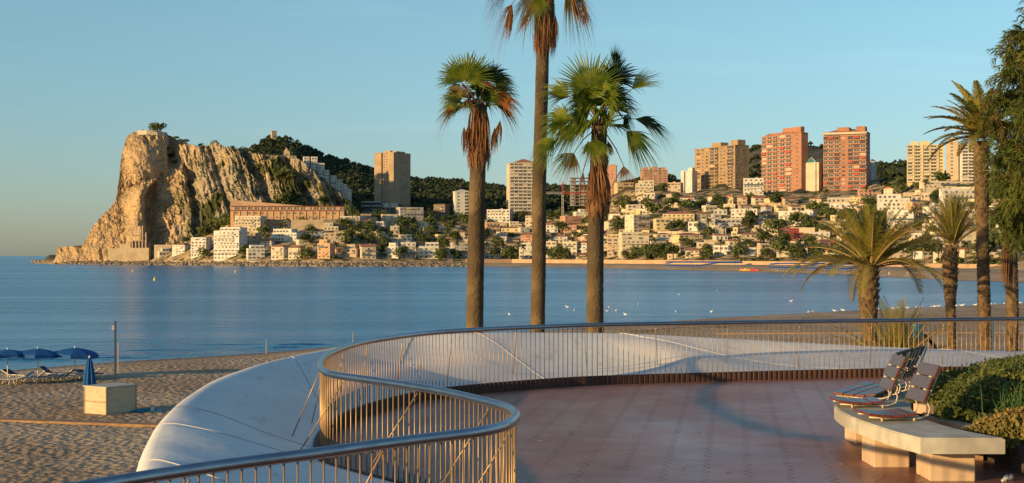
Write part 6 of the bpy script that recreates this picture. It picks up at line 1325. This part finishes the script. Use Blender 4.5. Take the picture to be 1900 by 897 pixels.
# right palm
D_ = 38.5; c0 = P(1112, 235, D_); rp = thing('fan_palm', 'right of the three fan palms, broad green crown of open leaves', 'palm tree', (c0.x, D_, -5.4))
fan_trunk(rp, [(1112, 235), (1110, 300), (1106, 380), (1105, 460), (1104, 540), (1104, 600)], D_, 31, rr, base=1.06)
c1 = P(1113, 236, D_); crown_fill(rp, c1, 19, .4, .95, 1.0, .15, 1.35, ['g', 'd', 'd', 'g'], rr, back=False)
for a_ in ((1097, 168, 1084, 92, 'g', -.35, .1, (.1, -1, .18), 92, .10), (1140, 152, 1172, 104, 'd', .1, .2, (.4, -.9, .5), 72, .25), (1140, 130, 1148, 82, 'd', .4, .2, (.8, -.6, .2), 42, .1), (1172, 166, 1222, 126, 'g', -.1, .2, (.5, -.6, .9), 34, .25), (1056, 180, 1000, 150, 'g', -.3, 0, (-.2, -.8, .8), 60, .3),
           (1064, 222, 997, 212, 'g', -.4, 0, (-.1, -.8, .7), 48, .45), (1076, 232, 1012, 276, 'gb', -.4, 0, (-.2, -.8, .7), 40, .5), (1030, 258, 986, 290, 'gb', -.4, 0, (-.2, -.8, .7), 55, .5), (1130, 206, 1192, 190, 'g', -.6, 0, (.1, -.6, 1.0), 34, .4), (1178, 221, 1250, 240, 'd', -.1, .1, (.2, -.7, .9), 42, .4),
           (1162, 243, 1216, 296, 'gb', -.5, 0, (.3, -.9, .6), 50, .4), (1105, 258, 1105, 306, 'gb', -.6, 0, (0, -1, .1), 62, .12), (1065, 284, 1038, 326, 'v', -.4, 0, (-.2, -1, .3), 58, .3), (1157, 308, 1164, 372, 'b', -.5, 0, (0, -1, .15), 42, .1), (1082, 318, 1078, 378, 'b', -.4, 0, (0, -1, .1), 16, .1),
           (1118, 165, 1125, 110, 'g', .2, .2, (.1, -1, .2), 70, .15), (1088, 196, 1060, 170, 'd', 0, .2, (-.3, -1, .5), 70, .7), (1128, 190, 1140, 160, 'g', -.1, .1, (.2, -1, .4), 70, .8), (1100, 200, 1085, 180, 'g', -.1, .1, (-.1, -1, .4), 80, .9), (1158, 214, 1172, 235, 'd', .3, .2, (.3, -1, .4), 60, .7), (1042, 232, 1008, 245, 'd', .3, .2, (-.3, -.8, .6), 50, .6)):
    hx, hy, tx, ty, kd, dp, td, fc, sp_, dr_ = a_; frond(rp, c1, hx, hy, tx, ty, D_, kd, dp, td, fc, sp_, dr_, rr)
for x0, y0, x1, y1, w in ((1112, 300, 1120, 382, 22), (1104, 308, 1108, 386, 20), (1122, 318, 1128, 372, 14), (1098, 300, 1100, 375, 14), (1128, 262, 1136, 290, 8), (1092, 262, 1084, 288, 8)): hang(rp, x0, y0, x1, y1, w, D_, -.35, rr, 44)
skirt(rp, 1112, 245, 300, D_, .15, .20, rr, 260); skirt(rp, 1110, 305, 385, D_, .20, .27, rr, 700)

# ------------------------------------------------------------------ date palms
M['date'] = leaf_mat('date_palm_leaflets', (.17, .16, .028), (.30, .235, .045), scale=1.2, trans=.25, rough=.5)
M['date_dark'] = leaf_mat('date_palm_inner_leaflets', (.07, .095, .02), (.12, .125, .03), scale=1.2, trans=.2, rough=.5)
M['rachis'] = pm('date_palm_rachis', (.30, .24, .09), (.32, .18, .08), scale=3, rough=.7)
M['date_trunk'] = pm('date_palm_trunk', (.18, .115, .058), (.085, .055, .03), scale=5, rough=.95, bump=.8, bscale=20, bdist=.03)
def pinnate(root, base, az, el, L_, droop, rr, mat='date', n=44, leaf=.46, name='frond', vy=None, wk=1.0):
    d = Vector((math.cos(az)*math.cos(el), math.sin(az)*math.cos(el), math.sin(el))); p = base.copy(); pts = [p.copy()]; K = 14
    for k in range(K):
        t = (k+.5)/K; e2 = el-droop*t**1.3; d = Vector((math.cos(az)*math.cos(e2), math.sin(az)*math.cos(e2), math.sin(e2))); p = p+d*L_/K; pts.append(p.copy())
    mb = MB()
    for k in range(n):
        t = .14+.85*k/(n-1); f_ = t*K; i = min(int(f_), K-1); q = pts[i].lerp(pts[i+1], f_-i); d = (pts[i+1]-pts[i]).normalized(); s_ = d.cross(Zup); s_ = s_.normalized() if s_.length > .05 else Vector((-math.sin(az), math.cos(az), 0)); u_ = s_.cross(d)
        ll = leaf*L_/2.2*(math.sin(math.pi*min(1, t*.85+.12)))**.5*(1.05-.45*t); fwd = .40+.5*t
        for sg in (-1, 1):
            ld = (s_*sg*1.0+d*fwd+u_*(.38+rr.uniform(-.15, .15))).normalized(); m_ = q+ld*ll*.55; e_ = q+ld*ll*rr.uniform(.9, 1.05)-Zup*ll*.16; w = d*.0135*wk*(L_/2.2)
            mb.add([q-w, q+w, m_+w*1.0, m_-w*1.0, e_], [(0, 1, 2, 3), (3, 2, 4)], 0)
    mb.tube(pts, [.028*(1-.85*i/K)*L_/2.2 for i in range(K+1)], 5, mi=1)
    return mb.build(name, [M[mat], M['rachis']], root)
def boots_trunk(root, c, z0, z1, r0, r1, rr, head=0, lean=(0, 0), n=26, rough=1.0):
    """trunk covered with cut leaf bases on a spiral"""
    mb = MB(); N2 = 40; rows = []
    ax = lambda t: Vector((c[0]+lean[0]*(1-t)+.05*math.sin(t*5), c[1]+lean[1]*(1-t), lerp(z0, z1, t)))
    R_ = lambda t: lerp(r0, r1, t)*(1+(head*smooth(.72, .9, t)))
    for i in range(N2+1):
        t = i/N2; rows.append([ax(t)+Vector((math.cos(a_), math.sin(a_), 0))*float(R_(t))*.9 for a_ in [2*math.pi*j/n for j in range(n+1)]])
    mb.grid(rows); H_ = z1-z0; nb_ = int(H_*62*rough); 
    for k in range(nb_):
        t = (k+.5)/nb_; a = k*2.39996; r_ = float(R_(t))*.9; o_ = Vector((math.cos(a), math.sin(a), 0)); s_ = Vector((-math.sin(a), math.cos(a), 0)); p = ax(t)+o_*r_*.96; j = rr.uniform(.7, 1.3); hd = float(smooth(.72, .95, t))*head
        hh = (.050+.08*hd)*j; out = (.028+.10*hd)*j; ww = .036+.02*hd
        mb.add([p-s_*ww-Zup*.05, p+s_*ww-Zup*.05, p+o_*out+s_*ww*.7+Zup*hh, p+o_*out-s_*ww*.7+Zup*hh, p+o_*(out-.03)+s_*ww*.7+Zup*(hh+.012), p+o_*(out-.03)-s_*ww*.7+Zup*(hh+.012), p-s_*ww*.8+Zup*.02, p+s_*ww*.8+Zup*.02], [(0, 1, 2, 3), (3, 2, 4, 5), (5, 4, 7, 6), (0, 3, 5, 6), (1, 7, 4, 2)])
    return mb.build('trunk', M['date_trunk'], root)
rr = random.Random(52)
# big spreading date palm
D_ = 41.0; b = P(1617, 500, D_); dp = thing('date_palm', 'broad date palm with arching golden fronds, left of the others', 'palm tree', (b.x, D_, -5.2))
boots_trunk(dp, (P(1614, 0, D_).x, D_), -5.2, b.z+.12, .25, .21, rr, head=.45, lean=(.05, 0))
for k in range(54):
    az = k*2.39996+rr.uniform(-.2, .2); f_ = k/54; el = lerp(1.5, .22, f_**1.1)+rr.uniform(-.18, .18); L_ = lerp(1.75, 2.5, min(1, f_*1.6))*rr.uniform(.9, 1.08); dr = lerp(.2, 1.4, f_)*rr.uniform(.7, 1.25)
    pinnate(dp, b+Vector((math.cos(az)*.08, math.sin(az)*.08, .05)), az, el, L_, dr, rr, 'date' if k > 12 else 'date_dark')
for k in range(9):
    az = rr.uniform(0, 6.28); mb = MB(); q = b+Vector((0, 0, .2)); d_ = Vector((math.cos(az)*.35, math.sin(az)*.35, 1)); mb.tube([q, q+d_*.35, q+d_*.6], [.05, .03, .006], 5); mb.build('leaf_stub', M['rachis'], dp)
# second, narrow upright crown
D_ = 45.0; b = P(1768, 462, D_); d2 = thing('date_palm', 'slender date palm with an upright brush of fronds and a dark trunk', 'palm tree', (b.x, D_, -5.2))
boots_trunk(d2, (P(1766, 0, D_).x, D_), -5.2, b.z+.05, .165, .16, rr, head=.5, lean=(-.05, 0), rough=.8)
for k in range(40):
    az = k*2.39996; f_ = k/40; el = lerp(1.5, .95, f_)+rr.uniform(-.06, .06); pinnate(d2, b+Vector((0, 0, .05)), az, el, rr.uniform(1.5, 1.95), lerp(.15, .75, f_), rr, 'date' if k % 3 else 'date_dark', n=30)
for k in range(5): pinnate(d2, b+Vector((0, 0, .0)), (3.3, 2.9, 3.6, .1, -.3)[k], .9, 1.5, .9, rr, 'date', n=28)
# third: tall, crown half hidden in the tamarisk
D_ = 43.0; b = P(1823, 262, D_); d3 = thing('date_palm', 'tall date palm whose crown is half hidden by the tamarisk', 'palm tree', (b.x, D_, -5.2))
boots_trunk(d3, (P(1824, 0, D_).x, D_), -5.2, b.z, .205, .195, rr, head=.2, lean=(.03, 0))
for k in range(46):
    az = k*2.39996; f_ = k/46; el = lerp(1.4, .05, f_); pinnate(d3, b+Vector((0, 0, .1)), az, el, rr.uniform(1.5, 2.05), lerp(.5, 1.3, f_), rr, 'date' if k % 3 else 'date_dark', n=44, wk=1.7)
# fourth: trunk at the right edge
D_ = 42.0; b = P(1878, 330, D_); d4 = thing('date_palm', 'date palm nearest the right edge, crown hidden behind the tamarisk', 'palm tree', (b.x, D_, -5.2))
boots_trunk(d4, (P(1878, 0, D_).x, D_), -5.2, b.z, .20, .19, rr, head=.2)
for k in range(34):
    az = k*2.39996; f_ = k/34; pinnate(d4, b, az, lerp(1.4, 0, f_), rr.uniform(1.3, 1.6), lerp(.5, 1.3, f_), rr, 'date_dark', n=26)
# hanging brown dead fronds by the fourth trunk
for k in range(5): hang(d4, 1868+rr.uniform(-3, 3), 425, 1862+rr.uniform(-5, 4), 540, 10, 42, -.3, rr, 14)
# young palm behind the railing
D_ = 38.0; b = P(1664, 655, D_); b.z -= .6; y = thing('young_palm', 'young bushy palm growing beside the broad date palm trunk', 'palm tree', (b.x, D_, -4.9))
b = Vector((b.x, D_, P(1664, 690, D_).z))
for k in range(30):
    az = k*2.39996; f_ = k/30; pinnate(y, b, az, lerp(1.5, .45, f_)+rr.uniform(-.08, .08), rr.uniform(1.8, 2.3), lerp(.1, .5, f_), rr, 'date' if k % 2 else 'date_dark', n=26)
mb = MB(); mb.tube([(b.x, D_, -5.1), (b.x, D_, b.z+.05)], [.22, .16], 12); mb.build('trunk', M['date_trunk'], y)
# blue bin on a post, bent dry palm stem, white post
p = P(1704, 640, 39); bn = thing('litter_bin', 'light blue litter bin on a post behind the railing', 'litter bin', (p.x, 39, -4.95)); mb = MB(); mb.tube([(p.x, 39, -5.1), (p.x, 39, P(0, 622, 39).z)], .05, 8); mb.build('post', M['rail_dark'], bn)
zt, zb = P(0, 609, 39).z, P(0, 629, 39).z; M['bin_blue'] = pm('bin_blue', (.10, .38, .52), rough=.45)
mb = MB(); mb.box((p.x-.03, 39, (zt+zb)/2+.05), (.19, .2, (zt-zb)), .3); mb.build('body', M['bin_blue'], bn); mb = MB(); mb.box((p.x, 38.98, zb-.02), (.23, .24, .08), .3); mb.build('base', M['rail_dark'], bn); mb = MB(); mb.box((p.x-.03, 39, zt+.08), (.22, .23, .05), .3); mb.build('lid', M['bin_blue'], bn)
mb = MB(); q = [P(1692, 622, 39.4), P(1704, 618, 39.4), P(1716, 624, 39.4), P(1727, 634, 39.4), P(1734, 645, 39.4), P(1737, 665, 39.4)]; q.append(Vector((q[-1].x, 39.4, -5.1))); mb.tube(catmull(q, 5), .055, 7); tag(mb.build('bent_stem', pm('charred_stem', (.035, .027, .022), rough=.8), loc=tuple(q[-1]), smooth=True), 'dark bent palm stem arching right of the blue bin', 'stem')
p = P(1842, 640, 44); mb = MB(); mb.tube([(p.x, 44, -5.2), (p.x, 44, P(0, 588, 44).z)], .045, 8); tag(mb.build('white_post', M['white_wall'], loc=(p.x, 44, -5.1)), 'thin white post right of the tall date palm trunk', 'post')
# grass clump under the palms
# ------------------------------------------------------------------ tamarisk at the right edge
M['tam'] = leaf_mat('tamarisk_foliage', (.058, .085, .016), (.13, .15, .028), scale=.7, trans=.25, rough=.7); M['tam_brown'] = leaf_mat('tamarisk_seed_sprays', (.12, .07, .025), (.09, .075, .02), scale=1, trans=.2)
D_ = 26.0; tb0 = P(1985, 700, D_); tam = thing('tamarisk_tree', 'feathery dark green tamarisk hanging in from the right edge', 'tree', (tb0.x, D_, -5.1))
rr = random.Random(8); mb = MB(); trk = [Vector((tb0.x, D_, -5.1)), P(1975, 560, D_), P(1950, 400, D_), P(1935, 250, D_), P(1930, 100, D_)]; mb.tube(catmull(trk, 6), [.28-.20*i/24 for i in range(25)], 10); mb.build('trunk', M['bark'], tam, smooth=True)
boughs = []
for (x0, y0, x1, y1, dz) in ((1975, 120, 1895, 62, 0), (1960, 160, 1872, 96, .3), (1955, 210, 1855, 185, -.3), (1960, 250, 1850, 235, .5), (1960, 290, 1850, 300, -.5), (1955, 330, 1862, 350, .3), (1955, 380, 1868, 400, -.2), (1960, 200, 1880, 130, -.6), (1950, 300, 1868, 270, .8), (1960, 400, 1880, 430, .4), (1965, 120, 1930, 30, .3), (1970, 60, 1935, -40, -.3), (1950, 260, 1920, 330, -1.0), (1950, 200, 1915, 220, -1.0), (1950, 330, 1900, 380, -.8), (1960, 100, 1930, 120, -.8), (1940, 380, 1905, 440, .9)):
    a_, b_ = P(x0, y0, D_+dz*.3), P(x1, y1, D_+dz); pts = [a_, a_.lerp(b_, .5)+Vector((0, 0, .12)), b_]; boughs.append(catmull(pts, 6)); mb = MB(); mb.tube(boughs[-1], [.05-.0036*i for i in range(13)], 5); mb.build('branch', M['bark'], tam, smooth=True)
for k in range(10):   # the unseen side of the crown
    a_ = P(1960+rr.uniform(-10, 30), rr.uniform(60, 400), D_); b_ = a_+Vector((rr.uniform(.3, 1.4), rr.uniform(-.8, .9), rr.uniform(-.1, .6))); boughs.append(catmull([a_, a_.lerp(b_, .5)+Vector((0, 0, .1)), b_], 6)); mb = MB(); mb.tube(boughs[-1], [.05-.0036*i for i in range(13)], 5); mb.build('branch', M['bark'], tam, smooth=True)
V = []; Mi = []; nr = np.random.default_rng(4)
for bi, bg_ in enumerate(boughs):
    for s_ in range(95):
        t = nr.random()**.6; i = min(int(t*(len(bg_)-1)), len(bg_)-2); p0 = np.array(bg_[i].lerp(bg_[i+1], nr.random())); dd = nr.normal(size=3)*np.array([1, 1, .7])+np.array([-.5, 0, .25]); dd /= np.linalg.norm(dd); Ls = nr.uniform(.22, .55); brown = 1 if nr.random() < (.35 if bi in (1, 7, 3) else .10) else 0
        npt = 7; q = p0.copy(); dq = dd.copy()
        for j in range(npt):
            q = q+dq*Ls/npt; dq = dq+np.array([0, 0, -.16]); dq /= np.linalg.norm(dq)
            for m_ in range(4):
                e = dq*.8+nr.normal(size=3)*.55; e /= np.linalg.norm(e); l = nr.uniform(.06, .15); w = np.cross(e, nr.normal(size=3)); w /= np.linalg.norm(w)+1e-9; w *= .0075
                q1 = q+e*l*.55+np.array([0, 0, -.01]); q2 = q+e*l+np.array([0, 0, -.035]); V.append([q-w, q+w, q1+w, q1-w]); V.append([q1-w, q1+w, q2+w*.2, q2-w*.2]); Mi += [brown, brown]
V = np.array(V); link('foliage', np_mesh('foliage', (V-np.array(tam.location)).reshape(-1, 3), np.arange(len(V)*4).reshape(-1, 4), [M['tam'], M['tam_brown']], mi=np.array(Mi)), tam)
